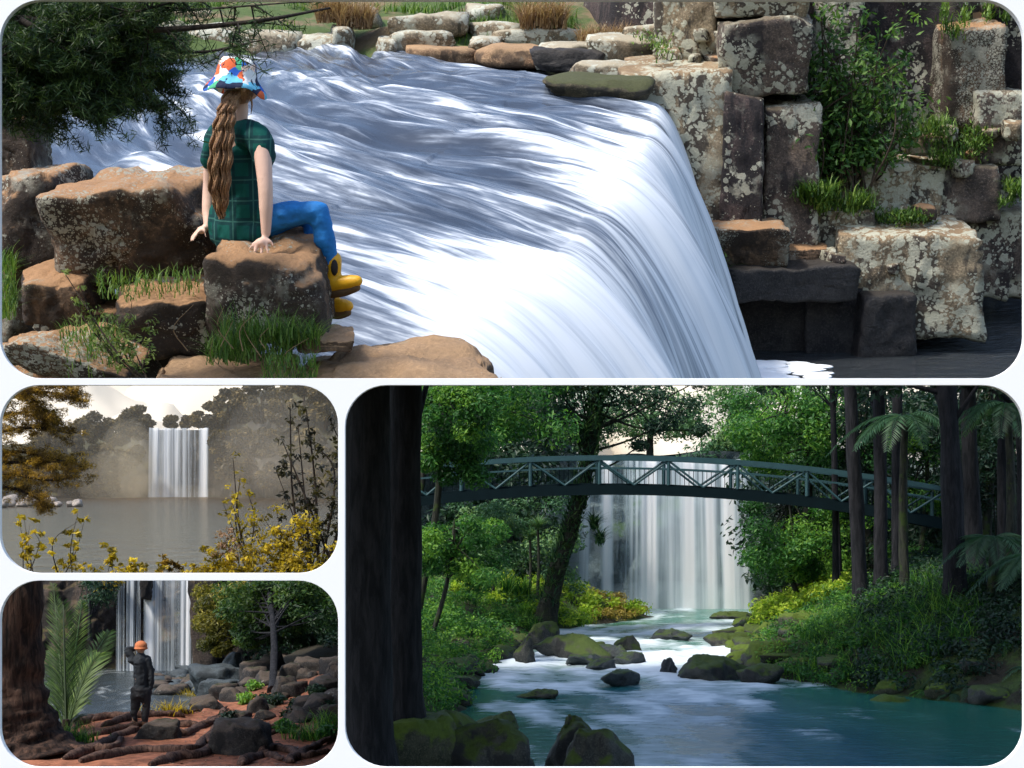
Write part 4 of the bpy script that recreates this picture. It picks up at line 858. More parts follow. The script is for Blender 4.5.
# tree ferns
def tree_fern(lab, px, py, Y, n, L, trunk=True, lm=fl_g, group=None):
    c = W(px, py, Y); b = (c[0], Y, float(bank_h(np.array([c[0]]), np.array([Y]))[0])); t = thing('tree_fern', lab, 'tree fern', b, group=group); g = G(); tube(g, spline([b, (np.array(b) + c) / 2 + rs.normal(0, .05, 3), c], 14), np.linspace(.13, .09, 14), 9, .5, True, .3, 3); g.build('trunk', bk_m, t)
    g = G()
    for k in range(n): a = 6.283 * k / n + rs.uniform(-.2, .2); frond(g, rs, c, (math.cos(a), math.sin(a), rs.uniform(.45, .8)), L * rs.uniform(.85, 1.15), .95, L * .26, 34, .02, rs.uniform(.3, .7))
    g.build('fronds', lm, t, smooth=False)
fl_f = leaf_mat('fern_leaf', (.012, .045, .022), (.035, .10, .05), (.09, .18, .085), .35)
tree_fern('tree fern arching over the slender trunks', 905, 420, 50, 13, 1.7, lm=fl_f); tree_fern('tree fern high in the corner of the shaded forest', 1008, 408, 47, 12, 1.6, lm=fl_f); tree_fern('low tree fern between the black trunks', 992, 540, 45.5, 12, 1.4, lm=fl_f); tree_fern('small tree fern at the edge of the forest shade', 1035, 560, 44, 12, 1.5, lm=fl_f)
# cabbage trees and flax
def cabbage(lab, px, py0, py1, Y):
    b = W(px, py0, Y); t = thing('cabbage_tree', lab, 'cabbage tree', b); g = G(); c = W(px + 1, py1, Y); tube(g, spline([b, (b + c) / 2 + np.array([.04, 0, 0]), c], 9), np.linspace(.06, .045, 9), 6, .5, True, .1, 2); g.build('trunk', bk_m, t)
    g = G(); k = 190; d = rs.normal(0, 1, (k, 3)); d[:, 2] = np.abs(d[:, 2]) * .9 - .25; blades(g, rs, np.repeat([c], k, 0), .55, .022, 1.3, 3); g.build('leaf_head', fl_t, t, smooth=False)
cabbage('slender cabbage tree with a round leaf head, taller of the pair', 537, 600, 530, 63); cabbage('shorter cabbage tree with a round leaf head', 529, 600, 540, 63.4)
for lab, px, py, Y in (('clump of upright flax leaves below the footbridge', 507, 600, 62), ('smaller flax clump beside the cabbage trees', 522, 602, 62.5)):
    g = G(); blades(g, rs, np.repeat([W(px, py, Y)], 150, 0) + rs.normal(0, .12, (150, 3)) * np.array([1, 1, .1]), 1.0, .024, .7, 3); g.build('flax_clump', fl_g, tag=(lab, 'flax'), smooth=False)
# low plants
def plants(nm, lab, pts, lm, leaf, nl, r, asp=.4, kd='stuff', cat='plants', blade=None):
    g = G()
    for (x0, x1, Y0, Y1, n, hgt) in pts:
        px = rs.uniform(x0, x1, n); Y = rs.uniform(Y0, Y1, n); x = (px - HX) / F * Y; z = bank_h(x, Y); ok = z > WZ - .02; P = np.stack([x, Y, z], 1)[ok]
        if blade: blades(g, rs, np.repeat(P, blade[2], 0) + rs.normal(0, .12, (len(P) * blade[2], 3)) * np.array([1, 1, .05]), blade[0] * hgt, blade[1], 1.5, 3)
        else: leaves(g, rs, P + np.array([0, 0, .5]) * hgt, r * rs.uniform(.6, 1.2, len(P)), nl, leaf, asp)
    return kind(g.build(nm, lm, tag=(lab, cat), smooth=False), kd)
plants('bank_plants', 'sunlit yellow green plants along the far bank of the stream', [(455, 700, 60, 67, 190, .5), (756, 850, 56, 66, 130, .6)], fl_y, .07, 70, .34)
plants('bank_herbs', 'dark green leafy plants on the shaded stream bank', [(760, 920, 41, 56, 200, .35), (415, 540, 38, 63, 380, .4)], fl_g, .05, 90, .36)
plants('shade_herbs', 'dark leafy ground plants deep in the forest shade', [(860, 1060, 41.5, 58, 480, .35)], fl_d, .06, 80, .4)
plants('bank_grass', 'arching long grass on the shaded stream bank', [(800, 960, 43, 51, 90, .8), (470, 620, 58, 63, 70, .8), (890, 980, 43, 48, 40, 1.2)], fl_g, 0, 0, 0, blade=(.75, .012, 30))
plants('moss', 'yellowish grass strip at the water edge before the falls', [(590, 690, 62.5, 66.5, 110, .3)], leaf_mat('straw_leaf', (.15, .13, .02), (.33, .25, .05), (.5, .4, .1), .3), .05, 50, .22, cat='grass')
for k in range(70):
    px, Y = rs.uniform(790, 1030), rs.uniform(41.2, 52); b = gb(px, Y)
    if b[2] < WZ: continue
    g = G()
    for q in range(9): a = 6.283 * q / 9 + rs.uniform(-.3, .3); frond(g, rs, b, (math.cos(a), math.sin(a), rs.uniform(.5, 1.1)), rs.uniform(.45, .75), .9, .14, 16, .016, rs.uniform(.3, .8))
    g.build('fern', fl_f if k % 2 else fl_g, tag=('green fern growing on the shaded stream bank', 'fern', 'ferns on the stream bank'), smooth=False)
# stones: (x0, y0, x1, y1) in the photograph, standing in the stream at the depth of their waterline
S_ = [('sharp wedge-shaped dark stone rising from the front of the stream', 540, 712, 604, 782, stone, 0), ('broad dark stone with a moss edge, front of the stream', 552, 730, 640, 800, stone, 0), ('big brown stone with moss beside the foreground trunks', 440, 718, 541, 800, stone, 0),
      ('green moss mound at the foot of the black trunks', 384, 716, 486, 800, stone_g, 0), ('low moss covered stone at the foot of the massive trunk', 430, 752, 520, 810, stone_g, 0), ('dark flat stone among the front stones', 486, 712, 520, 728, stone, 0),
      ('dark pointed stone below the leaning tree', 516, 636, 538, 664, stone, 0), ('wide mossy stone below the leaning tree', 545, 632, 600, 657, stone, 0), ('small stone behind the wide mossy stone', 582, 641, 604, 655, stone, 0), ('dark flat stone awash in the rapids', 566, 655, 606, 664, stone_w, 0), ('long low stone awash in the rapids', 586, 659, 618, 669, stone_w, 0),
      ('black wedge stone in the middle of the rapids', 614, 636, 642, 652, stone, 0), ('low stone behind the black wedge stone', 606, 646, 632, 658, stone_w, 0), ('grey stone splitting the white water', 614, 652, 646, 664, stone_w, 0), ('half sunken stone below the rapids', 600, 670, 646, 684, stone_w, 0), ('small pointed stone beside the round mossy stone', 660, 658, 680, 673, stone_w, 0),
      ('round mossy stone standing alone in mid stream', 677, 655, 742, 679, stone, 0), ('bright green mossy boulder at the foot of the ferny bank', 741, 640, 804, 671, stone_g, 0), ('brown mossy stone below the bright green boulder', 736, 664, 786, 683, stone, 0), ('sloping mossy slab above the bright green boulder', 778, 612, 830, 655, stone_g, 0), ('sloping mossy slab beside the lit bank plants', 744, 622, 800, 646, stone_g, 0),
      ('low brown mossy stone alone in the green pool', 866, 697, 925, 722, stone_g, 0), ('flat stone at the edge of the rapids', 706, 634, 748, 648, stone, 0), ('dark stone under the leaning tree roots', 525, 622, 560, 648, stone, 0), ('small flat stone by the near bank', 534, 690, 560, 698, stone, 0), ('dark stone at the far end of the rapids', 722, 628, 760, 640, stone, 0), ('low slab at the lip of the rapids', 650, 630, 690, 640, stone_w, 0), ('long rock sill below the falls', 708, 612, 752, 619, stone, 0)]
for i, (lab, x0, y0, x1, y1, mt, bl) in enumerate(S_):
    yb = min(y1, 796); Y = 4.6 * F / (yb - HY); 
    if y0 < 716 and y1 > 700 and x0 > 850: Y = 41
    a = W(x0, y0, Y); b = W(x1, y1, Y); c = (a + b) / 2; h = np.abs(b - a) / 2; h[1] = h[0] * .8; c[1] += h[1] * .6; h[2] *= 1.25; c[2] -= h[2] * .2
    g = G(); tp_ = .62 if 'wedge' in lab or 'pointed' in lab else .42 if 'moss edge' in lab else .25
    g.add(*rockv(c, h * 1.08, 300 + i, bool(bl) and tp_ < .5, .10, 4, 22, rs.uniform(0, .6), 0, 6, taper=tp_)); g.build('stream_stone', mt, tag=(lab, 'stone'))
heap = [(445 + rs.uniform(-25, 75), rs.uniform(40.5, 57)) for _ in range(64)]
for k, (px, Y) in enumerate(heap):
    e = np.interp(Y, LE[:, 0], LE[:, 1]); x = e - abs(rs.normal(0, .45)) + .12; s = rs.uniform(.12, .34); z = float(bank_h(np.array([x]), np.array([Y]))[0])
    g = G(); g.add(*rockv((x, Y, max(z, WZ) + s * .18), (s * rs.uniform(.9, 1.5), s, s * .75), 400 + k, False, .09, 3, 12, rs.uniform(0, 3))); g.build('bank_stone', stone, tag=('dark mossy stone in the heap along the near stream bank', 'stone', 'stones heaped along the near bank'))
for k in range(70):
    Y = rs.uniform(40, 64); e = np.interp(Y, RE[:, 0], RE[:, 1]); x = e + abs(rs.normal(0, .7)) - .1; s = rs.uniform(.12, .38); z = float(bank_h(np.array([x]), np.array([Y]))[0])
    g = G(); g.add(*rockv((x, Y, max(z, WZ) + s * .12), (s * rs.uniform(.9, 1.6), s, s * .7), 500 + k, False, .09, 3, 12, rs.uniform(0, 3))); g.build('slope_stone', stone_g if k % 2 else stone, tag=('mossy stone on the slope of the ferny stream bank', 'stone', 'stones on the ferny bank'))
# =====================================================================================
# the misty pool at sunrise
# =====================================================================================
bay(bottom=576.6, right=342.0)
rs = np.random.RandomState(60)
PZ3 = CZ - 3.9
lf_gold = leaf_mat('golden_needle', (.03, .018, .004), (.17, .10, .012), (.55, .34, .045), .45)
lf_yel = leaf_mat('golden_leaf', (.08, .06, .005), (.34, .25, .015), (.80, .60, .04), .5)
lf_olv = leaf_mat('olive_leaf', (.006, .007, .003), (.022, .02, .006), (.10, .08, .015), .3)
lf_hill = leaf_mat('hill_leaf', (.012, .012, .006), (.045, .036, .014), (.20, .14, .04), .3)
bk_b = bark_mat('brown_bark', (.012, .008, .006), (.06, .04, .025), 1)
# water
pm = Mt('pool_water'); pc = pm.coord('Object', False)
n1 = pm.noise(pm.vm('MULTIPLY', pc, (.35, .12, 1)), 1.6, 7, .65, .6); n2 = pm.noise(pm.vm('MULTIPLY', pc, (1.4, .5, 1)), 1.5, 5, .6)
h = pm.math('ADD', pm.math('MULTIPLY', n1, .7), pm.math('MULTIPLY', n2, .3))
bn = pm.bump(h, 1.0, .42); gl_ = pm.n('ShaderNodeBsdfGlossy'); pm.put(gl_.inputs[0], (.66, .55, .42)); gl_.inputs['Roughness'].default_value = .10; pm.put(gl_.inputs['Normal'], bn)
pw_ = pm.fin(pm.smix(.62, pm.bsdf((.05, .038, .026), .9, bn, 0), gl_.outputs[0]))
g = G(); ys = np.concatenate([np.linspace(80.5, 120, 60), np.linspace(122, 418, 120)]); sx = np.linspace(-1, 1, 60); S, Y = np.meshgrid(sx, ys, indexing='ij'); X = (171 - HX) / F * Y + S * Y * .13
g.add(np.stack([X, Y, X * 0 + PZ3], 2).reshape(-1, 3), grid(60, 180)); kind(g.build('pool_water', pw_, origin=(-40, 200, PZ3)), 'structure')
# bank under the near bushes
g = G(); xs = np.linspace(-22, -6.6, 50); ys = np.linspace(79.2, 84.5, 16); X, Y = np.meshgrid(xs, ys, indexing='ij'); Z = PZ3 - .03 + .1 * fbm(np.stack([X, Y, X * 0], 2).reshape(-1, 3), 3, 4).reshape(X.shape) - .4 * np.clip((Y - 82) / 2, 0, 1)
g.add(np.stack([X, Y, Z], 2).reshape(-1, 3), grid(50, 16)); kind(g.build('pool_bank', plain('dark_soil', (.06, .055, .012), .95, .4, 4, .5, .2, .05)), 'structure')
# hills and cliff around the falls
gw3 = rock_mat('misty_cliff', (.035, .034, .03), (.10, .09, .07), dark=(.02, .02, .018), dcov=.6, moss=(.05, .045, .012), mossamt=.5, sc=.3, bump=1)
def hillz(px):                                   # skyline in pixels
    return np.interp(px, [-60, 60, 85, 120, 140, 150, 158, 208, 214, 235, 270, 420], [448, 442, 434, 432, 434, 434, 430, 430, 416, 396, 388, 376])
nx, nz = 170, 50
pxs_ = np.linspace(-70, 400, nx); q = np.linspace(0, 1, nz); PX, Qz = np.meshgrid(pxs_, q, indexing='ij'); Yh = 412 + 26 * Qz ** 2 - 60 * np.clip((np.abs(PX - 178) - 60) / 200, 0, 1) + 6 * fbm(np.stack([PX * .04, Qz * 2, PX * 0], 2).reshape(-1, 3), 4, 15).reshape(PX.shape)
inn = np.exp(-((PX - 180) / 42) ** 4); Yh = Yh * (1 - inn) + (413 + 1.2 * fbm(np.stack([PX * .15, Qz * 3, PX * 0], 2).reshape(-1, 3), 4, 16).reshape(PX.shape)) * inn
top = CZ + (HY - hillz(PX)) / F * Yh
g = G(); g.add(np.stack([(PX - HX) / F * Yh, Yh, PZ3 - .5 + (top - PZ3 + .5) * Qz], 2).reshape(-1, 3), grid(nx, nz)); kind(g.build('pool_cliff', gw3), 'structure')
fm3 = falls_mat('bright_veil_water', (.60, .72, .82), .42, (1.6, .035), .95)
falls('waterfall', 'bright wide waterfall dropping into the misty pool', 149, 210, 428, 498, 409, [(.12, .12, .75), (.30, .07, .85), (.45, .06, .75), (.58, .05, .6), (.70, .03, .4), (.90, .08, 1.05), (.35, .5, .52), (.02, .03, .6)], fm3, 91, .02)
# trees on the rim: every crown its own tree
RT = [(92, 442, 30, 24), (106, 440, 22, 20), (116, 446, 26, 26), (128, 442, 34, 24), (138, 440, 36, 20), (146, 440, 26, 16), (80, 450, 30, 26), (100, 470, 26, 26), (120, 474, 24, 24), (86, 478, 28, 26), (66, 470, 40, 30), (48, 462, 50, 30), (136, 466, 20, 18), (108, 494, 20, 22), (84, 500, 16, 24), (60, 496, 22, 26),
      (172, 428, 12, 14), (186, 428, 12, 14), (200, 428, 16, 16), (214, 432, 32, 22), (228, 428, 40, 26), (244, 424, 44, 28), (262, 424, 46, 30), (282, 426, 50, 32), (304, 428, 52, 32), (326, 430, 54, 32), (222, 456, 26, 24), (242, 456, 30, 26), (264, 458, 32, 28), (288, 460, 34, 30), (312, 462, 34, 30), (226, 480, 24, 22), (246, 484, 24, 24), (270, 488, 24, 26), (296, 490, 26, 28), (322, 492, 26, 28), (340, 480, 30, 30)]
for k, (px, py, hp, wp) in enumerate(RT):
    Y = 404 - 50 * max(0, (abs(px - 178) - 60) / 200) - rs.uniform(0, 5) + (12 if py < 450 else 0)
    b = W(px, py, Y); hm_ = hp / F * Y; wm_ = wp / F * Y / 2
    t = thing('hill_tree', 'hazy tree on the wooded rim around the misty pool', 'tree', b, group='trees on the rim of the misty pool')
    g = G(); tube(g, [b, b + np.array([0, 0, hm_ * .6])], [.5, .25], 6); g.build('trunk', bk_b, t)
    g = G(); m = 18; d = rs.normal(0, 1, (m, 3)); d /= np.linalg.norm(d, axis=1)[:, None]; C = b + np.array([0, 0, hm_ * .5]) + d * np.array([wm_ * .8, wm_ * .7, hm_ * .42])
    leaves(g, rs, C, wm_ * .5, 190, .40, .5, .5, .7, .3); g.build('crown', lf_hill, t, smooth=False)
# pale rocks on the far shore
for k, (x0, y0, x1, y1) in enumerate(((2, 494, 16, 508), (14, 499, 26, 508), (22, 493, 36, 508), (34, 500, 44, 508), (42, 497, 54, 508), (52, 501, 60, 508), (64, 501, 72, 508), (70, 499, 80, 508), (-8, 500, 6, 509))):
    Y = 3.9 * F / (y1 - HY - 1); pblock('shore_rock', 'pale rock on the far shore of the misty pool', 'rock', x0, y0, x1, y1, Y, 2.5, rock_mat('shore_stone', (.14, .12, .10), (.36, .31, .27), sc=.5) if k == 0 else bpy.data.materials['shore_stone'], 700 + k, False, 'pale rocks on the far shore', .1, 3, I4, U=W)
# golden branch tree on the near bank
t = thing('golden_tree', 'golden feathery tree leaning over the misty pool', 'tree', W(-40, 574, 85)); gb_ = G(); gl = G()
P = spline([W(-40, 574, 85), W(-34, 500, 85), W(-26, 430, 85), W(-10, 360, 85)], 20); tube(gb_, P, np.linspace(.35, .2, 20), 8, .5, True, .2, 1)
BRN = [[(-30, 470), (10, 452), (50, 458), (88, 468)], [(-26, 420), (10, 398), (46, 392), (86, 402)], [(-30, 440), (10, 430), (40, 428), (72, 434)], [(-32, 490), (10, 488), (36, 498), (48, 508)], [(-28, 400), (20, 380), (60, 386), (80, 396)], [(-32, 470), (10, 474), (50, 480), (80, 476)], [(-30, 455), (0, 462), (30, 462), (60, 462)], [(-28, 410), (0, 415), (30, 412), (56, 418)], [(20, 380), (30, 395), (40, 410), (48, 424)]]
for i, b in enumerate(BRN):
    P = spline([W(x, y, 85 + math.sin(i * 2 + k) * 1.0) for k, (x, y) in enumerate(b)], 22); tube(gb_, P, np.linspace(.11, .025, 22), 6, .5, False)
    for k in range(4, 22):
        c = P[k] + rs.normal(0, .22, (5, 3)) + np.array([0, 0, .08]); px = HX + P[k][0] / P[k][1] * F
        leaves(gl, rs, c, .26, 48, .09, .14, .4, .4, .35, squash=.6)
gb_.build('branches', bk_b, t); gl.build('foliage', lf_gold, t, smooth=False)
# dark thin tree and lit bushes
def wand(nm, lab, base, tips, lm, rs, leaf, nl, cl_, per=6, cat='shrub', asp=.42, group=None): return shrub(nm, lab, base, [W(*q) for q in tips], I4, lm, bk_b, rs, leaf, nl, .25, cl_, cat, group, asp, per)
wand('thin_tree', 'dark thin tree with sparse leaves at the edge of the misty pool', W(318, 574, 83), [(290, 404, 83), (298, 425, 83), (282, 440, 83), (276, 470, 83), (310, 440, 83.4), (306, 408, 83.2), (330, 420, 83), (336, 450, 83), (345, 470, 83), (322, 480, 83), (340, 500, 83), (330, 520, 82.8), (345, 400, 83), (338, 430, 83.5)], lf_olv, rs, .13, 130, .34, 9, 'tree')
wand('lit_shrub', 'tall golden leafed stem standing clear in front of the misty pool', W(250, 574, 82), [(233, 458, 82), (240, 478, 82), (231, 500, 82), (247, 490, 82), (222, 500, 82)], lf_yel, rs, .11, 70, .26, 8)
g = G(); 
wand('golden_bush', 'broad golden bush in front of the dark thin tree', W(280, 576, 81.5), [(262, 515, 81.5), (276, 505, 81.5), (292, 520, 81.5), (305, 505, 81.8), (318, 530, 81.5), (330, 545, 81.5), (255, 535, 81.5), (270, 540, 81.2), (300, 545, 81.2), (320, 560, 81.2), (240, 552, 81.2), (285, 555, 81), (338, 556, 81.4), (250, 520, 81.5), (310, 530, 81.5)], lf_yel, rs, .11, 150, .42, 6)
wand('low_golden_bush', 'low golden bush at the edge of the water below the tall stem', W(228, 577, 81), [(214, 552, 81), (222, 545, 81), (236, 556, 81), (210, 562, 81), (245, 560, 81), (198, 568, 81)], lf_yel, rs, .11, 150, .35, 5)
wand('reed_clump', 'pinkish seed head plants beside the golden bush', W(228, 577, 81.3), [(222, 535, 81.3), (226, 530, 81.3), (232, 536, 81.3)], leaf_mat('seed_head', (.15, .08, .05), (.32, .19, .11), (.5, .32, .2), .4), rs, .08, 110, .30, 5)
for lab, b, tips in (('yellow sprig with bare stem, nearest the golden feathery tree', (30, 580), [(24, 518), (34, 532), (42, 546), (30, 524), (20, 522)]), ('yellow sprig taller than its neighbours before the pool', (66, 580), [(78, 512), (84, 522), (72, 534), (66, 556), (80, 520)]), ('short yellow sprig between the pool and the tall sprig', (108, 580), [(108, 545), (112, 552)]),
                     ('low yellow leafy tuft below the glittering water', (130, 580), [(122, 566), (134, 564), (142, 568), (128, 570)]), ('dry brown sprig at the edge of the glittering water', (170, 580), [(164, 555), (170, 560), (176, 566)])):
    wand('sprig', lab, W(b[0], b[1], 81), [(x, y, 81) for x, y in tips], lf_yel if 'yellow' in lab else lf_gold, rs, .14, 44, .17, 4, 'sprig')
for x in range(64, 330, 17): wand('golden_shoot', 'small golden shoot on the near bank of the misty pool', W(x, 582, 80.6), [(x + rs.uniform(-9, 9), rs.uniform(562, 572), 80.6) for _ in range(3)], lf_yel, rs, .09, 30, .14, 3, 'shoot', group='golden shoots on the near bank')
CLIP.clear()
mist_m = Mt('mist_air'); vol = mist_m.n('ShaderNodeVolumePrincipled'); vol.inputs['Color'].default_value = (.99, .85, .60, 1); vol.inputs['Density'].default_value = .011; vol.inputs['Anisotropy'].default_value = .3; mist_m.t.links.new(vol.outputs[0], mist_m.out.inputs[1])  # golden sunlight is put into the mist's scatter colour
mist5 = Mt('thin_mist_air'); vol = mist5.n('ShaderNodeVolumePrincipled'); vol.inputs['Color'].default_value = (.98, .86, .66, 1); vol.inputs['Density'].default_value = .0042; vol.inputs['Anisotropy'].default_value = .3; mist5.t.links.new(vol.outputs[0], mist5.out.inputs[1])  # same sunlit warmth mixed into the thin mist's colour
mist2 = Mt('falls_spray'); vol = mist2.n('ShaderNodeVolumePrincipled'); vol.inputs['Color'].default_value = (.86, .96, .97, 1); vol.inputs['Density'].default_value = .085; vol.inputs['Anisotropy'].default_value = .2; mist2.t.links.new(vol.outputs[0], mist2.out.inputs[1])
for k, (px, py, Y, hw, hh, hd) in enumerate(((128, 462, 398, 26, 44, 16), (112, 480, 388, 34, 30, 14), (136, 470, 392, 16, 34, 10), (178, 494, 400, 44, 10, 5), (150, 488, 396, 22, 16, 8), (246, 466, 384, 42, 44, 14), (276, 440, 378, 52, 50, 14), (222, 486, 390, 26, 22, 8), (300, 470, 368, 50, 40, 12))):
    c = W(px, py, Y); g = G(); ell(g, c, (hw / F * Y, hd, hh / F * Y), 3); kind(g.build('mist', mist_m.m if px < 200 else mist5.m, tag=('warm mist drifting beside the wide waterfall over the pool', 'mist')), 'stuff')
for k, (px, py, Y, hw, hh, hd) in enumerate(((665, 606, 68.3, 105, 26, 1.4), (560, 545, 69, 60, 60, 1.5))):
    c = W(px, py, Y); g = G(); ell(g, c, (hw / F * Y, hd, hh / F * Y), 3); kind(g.build('spray', mist2.m, tag=('pale spray hanging before the falls behind the footbridge', 'spray')), 'stuff')
# thin morning mist filling the hollow around the pool
mist3 = Mt('hollow_air'); vol = mist3.n('ShaderNodeVolumePrincipled'); vol.inputs['Color'].default_value = (.97, .86, .68, 1); vol.inputs['Density'].default_value = .0005; vol.inputs['Anisotropy'].default_value = .3; mist3.t.links.new(vol.outputs[0], mist3.out.inputs[1])  # warm light tinted into the mist itself
c = W(178, 470, 330); g = G(); ell(g, c, (60, 130, 24), 4); kind(g.build('mist', mist3.m, tag=('thin golden morning mist filling the hollow of the wide pool', 'mist')), 'stuff')
# =====================================================================================
# the root-covered lookout with the standing person
# =====================================================================================
bay(top=577.4, right=341.8)
rs = np.random.RandomState(80)
GZ = CZ - 4.97; WL = CZ - 7.3
def gh(x, y):
    h = GZ + .05 * fbm(np.stack([x * 1.2, y * 1.2, x * 0], 1), 4, 5)
    px = HX + x / y * F
    edge = np.interp(px, [-50, 60, 90, 130, 170, 200, 230, 270, 345], [40.2, 39.6, 41.6, 42.0, 42.2, 42.6, 46, 52, 58])
    drop = np.clip((y - edge) / np.interp(px, [160, 200, 260], [3.0, 6, 16]), 0, 1) ** .8 * 2.6
    return h - drop + np.clip((px - 215) / 130, 0, 1) ** 1.3 * .6 * np.clip((y - 37) / 9, 0, 1)
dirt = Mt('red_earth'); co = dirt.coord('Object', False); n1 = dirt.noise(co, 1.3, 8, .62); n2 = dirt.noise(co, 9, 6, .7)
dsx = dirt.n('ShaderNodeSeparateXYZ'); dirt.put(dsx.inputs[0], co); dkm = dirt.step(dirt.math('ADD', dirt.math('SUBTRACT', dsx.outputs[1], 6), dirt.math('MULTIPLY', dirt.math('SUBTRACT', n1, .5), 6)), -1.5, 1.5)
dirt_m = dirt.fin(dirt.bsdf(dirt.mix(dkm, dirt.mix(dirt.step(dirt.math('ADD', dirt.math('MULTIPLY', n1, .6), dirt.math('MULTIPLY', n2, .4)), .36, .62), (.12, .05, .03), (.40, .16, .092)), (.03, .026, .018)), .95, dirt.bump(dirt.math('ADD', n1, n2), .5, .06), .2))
Ys = np.linspace(32, 74, 170); sx = np.linspace(-40, 352, 120); PX, Y = np.meshgrid(sx, Ys, indexing='ij'); X = (PX - HX) / F * Y
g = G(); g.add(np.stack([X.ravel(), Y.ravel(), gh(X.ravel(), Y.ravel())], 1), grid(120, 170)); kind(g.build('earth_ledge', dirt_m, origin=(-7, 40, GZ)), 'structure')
def on(px, py):                                   # where the sight line meets the ledge
    best = None
    for Y in np.linspace(33, 70, 600):
        p = W(px, py, Y); z = gh(np.array([p[0]]), np.array([Y]))[0]
        if p[2] <= z: return np.array([p[0], Y, z])
    return W(px, py, 60)
# pool and cliff
pm = Mt('lookout_water'); pc = pm.coord('Object', False); h = pm.noise(pm.vm('MULTIPLY', pc, (1.2, .5, 1)), 1.3, 7, .65, .5); fo = pm.step(pm.noise(pm.vm('MULTIPLY', pc, (.8, .35, 1)), 1.2, 7, .65, .8), .54, .66)
lw = pm.fin(pm.bsdf(pm.mix(pm.math('MULTIPLY', fo, .6), (.035, .045, .045), (.42, .45, .44)), .2, pm.bump(h, .8, .35), .6))
g = G(); ys = np.linspace(44, 77, 60); S, Y = np.meshgrid(np.linspace(-30, 345, 40), ys, indexing='ij'); g.add(np.stack([(S - HX) / F * Y, Y, S * 0 + WL], 2).reshape(-1, 3), grid(40, 60)); kind(g.build('lookout_pool', lw), 'structure')
cw = rock_mat('brown_cliff', (.018, .014, .012), (.075, .055, .042), top=(.16, .11, .05), topamt=.5, dark=(.012, .011, .011), dcov=.5, moss=(.05, .05, .012), mossamt=.35, sc=.5, bump=1)
PXc, Q_ = np.meshgrid(np.linspace(-40, 350, 150), np.linspace(0, 1, 70), indexing='ij'); Yc = 76.5 + 1.0 * fbm(np.stack([PXc * .035, Q_ * 1.6, PXc * 0], 2).reshape(-1, 3), 5, 23).reshape(PXc.shape) + .45 * np.round(Q_ * 5 + fbm(np.stack([PXc * .03, Q_ * 0, PXc * 0], 2).reshape(-1, 3), 2, 4).reshape(PXc.shape)) * .5 + 1.2 * np.exp(-((PXc - 165) / 40) ** 2)
Zt = CZ + (HY - 566) / F * Yc
g = G(); g.add(np.stack([(PXc - HX) / F * Yc, Yc, WL - .2 + (Zt - WL + .2) * Q_], 2).reshape(-1, 3), grid(150, 70)); kind(g.build('lookout_cliff', cw), 'structure')
fm4 = falls_mat('split_veil_water', (.46, .60, .66), .34, (3.2, .10), .92)
falls('waterfall', 'broad curtain of the split waterfall beyond the standing person', 144, 200, 570, 673, 76.0, [(.10, .10, .95), (.24, .06, .65), (.38, .05, .45), (.52, .05, .5), (.70, .06, .85), (.79, .05, 1.0), (.92, .05, .5), (.45, .5, .40)], fm4, 95, .0)
falls('waterfall', 'thin side stream of the split waterfall', 116, 142, 572, 672, 75.9, [(.12, .07, .62), (.30, .06, .55), (.62, .12, .8), (.85, .06, .5)], fm4, 96, .0)
for lab, x0, y0, x1, y1, Y in (('dark rock nose splitting the top of the waterfall', 140, 574, 150, 600, 75.3), ('dark rock shoulder at the side of the broad curtain', 190, 580, 214, 676, 75.2)): pblock('cliff_rock', lab, 'rock', x0, y0, x1, y1, Y, 1.2, cw, 740 + x0, True, None, .08, 4, I4, U=W)
# great trunk with its roots
tk_m = bark_mat('reddish_bark', (.010, .006, .005), (.085, .048, .034), .9, 1.0)
rt_m = bark_mat('root_bark', (.03, .016, .012), (.14, .08, .06), 2, .8)
b = np.array([(6 - HX) / F * 36.5, 36.5, GZ]); t = thing('great_tree', 'great reddish brown tree trunk with roots spreading over the red earth', 'tree', b)
g = G(); P = spline([b + np.array([.16, 0, -.1]), b + np.array([.1, 0, .35]), b + np.array([0.0, 0, 1.0]), b + np.array([-.02, 0, 2.2]), b + np.array([-.03, 0, 4.0])], 50)
tube(g, P, np.interp(np.linspace(0, 4, 50), [0, .5, 1, 2, 4], [1.30, .98, .82, .70, .62]), 40, .5, True, .13, 3); g.build('trunk', tk_m, t)
RTS = [[(60, 742), (85, 738), (110, 733), (138, 727), (160, 730)], [(58, 752), (85, 754), (108, 744), (128, 733), (140, 730)], [(82, 764), (112, 756), (150, 752), (186, 752), (206, 742), (222, 722)], [(60, 760), (90, 752), (112, 750), (124, 738)], [(92, 722), (112, 718), (140, 717), (170, 716), (186, 718)], [(100, 727), (120, 722), (136, 716), (168, 714), (200, 712)], [(160, 731), (184, 736), (202, 728), (220, 718), (228, 708)], [(150, 768), (176, 760), (200, 757), (224, 748), (262, 738), (296, 728)], [(170, 726), (190, 727), (206, 726), (232, 714)], [(232, 740), (262, 730), (300, 728)], [(258, 756), (280, 750), (306, 758), (330, 752)], [(290, 764), (306, 752), (330, 738)], [(240, 766), (262, 758), (286, 762)], [(206, 744), (218, 728), (222, 712)], [(70, 730), (86, 722), (104, 718)]]
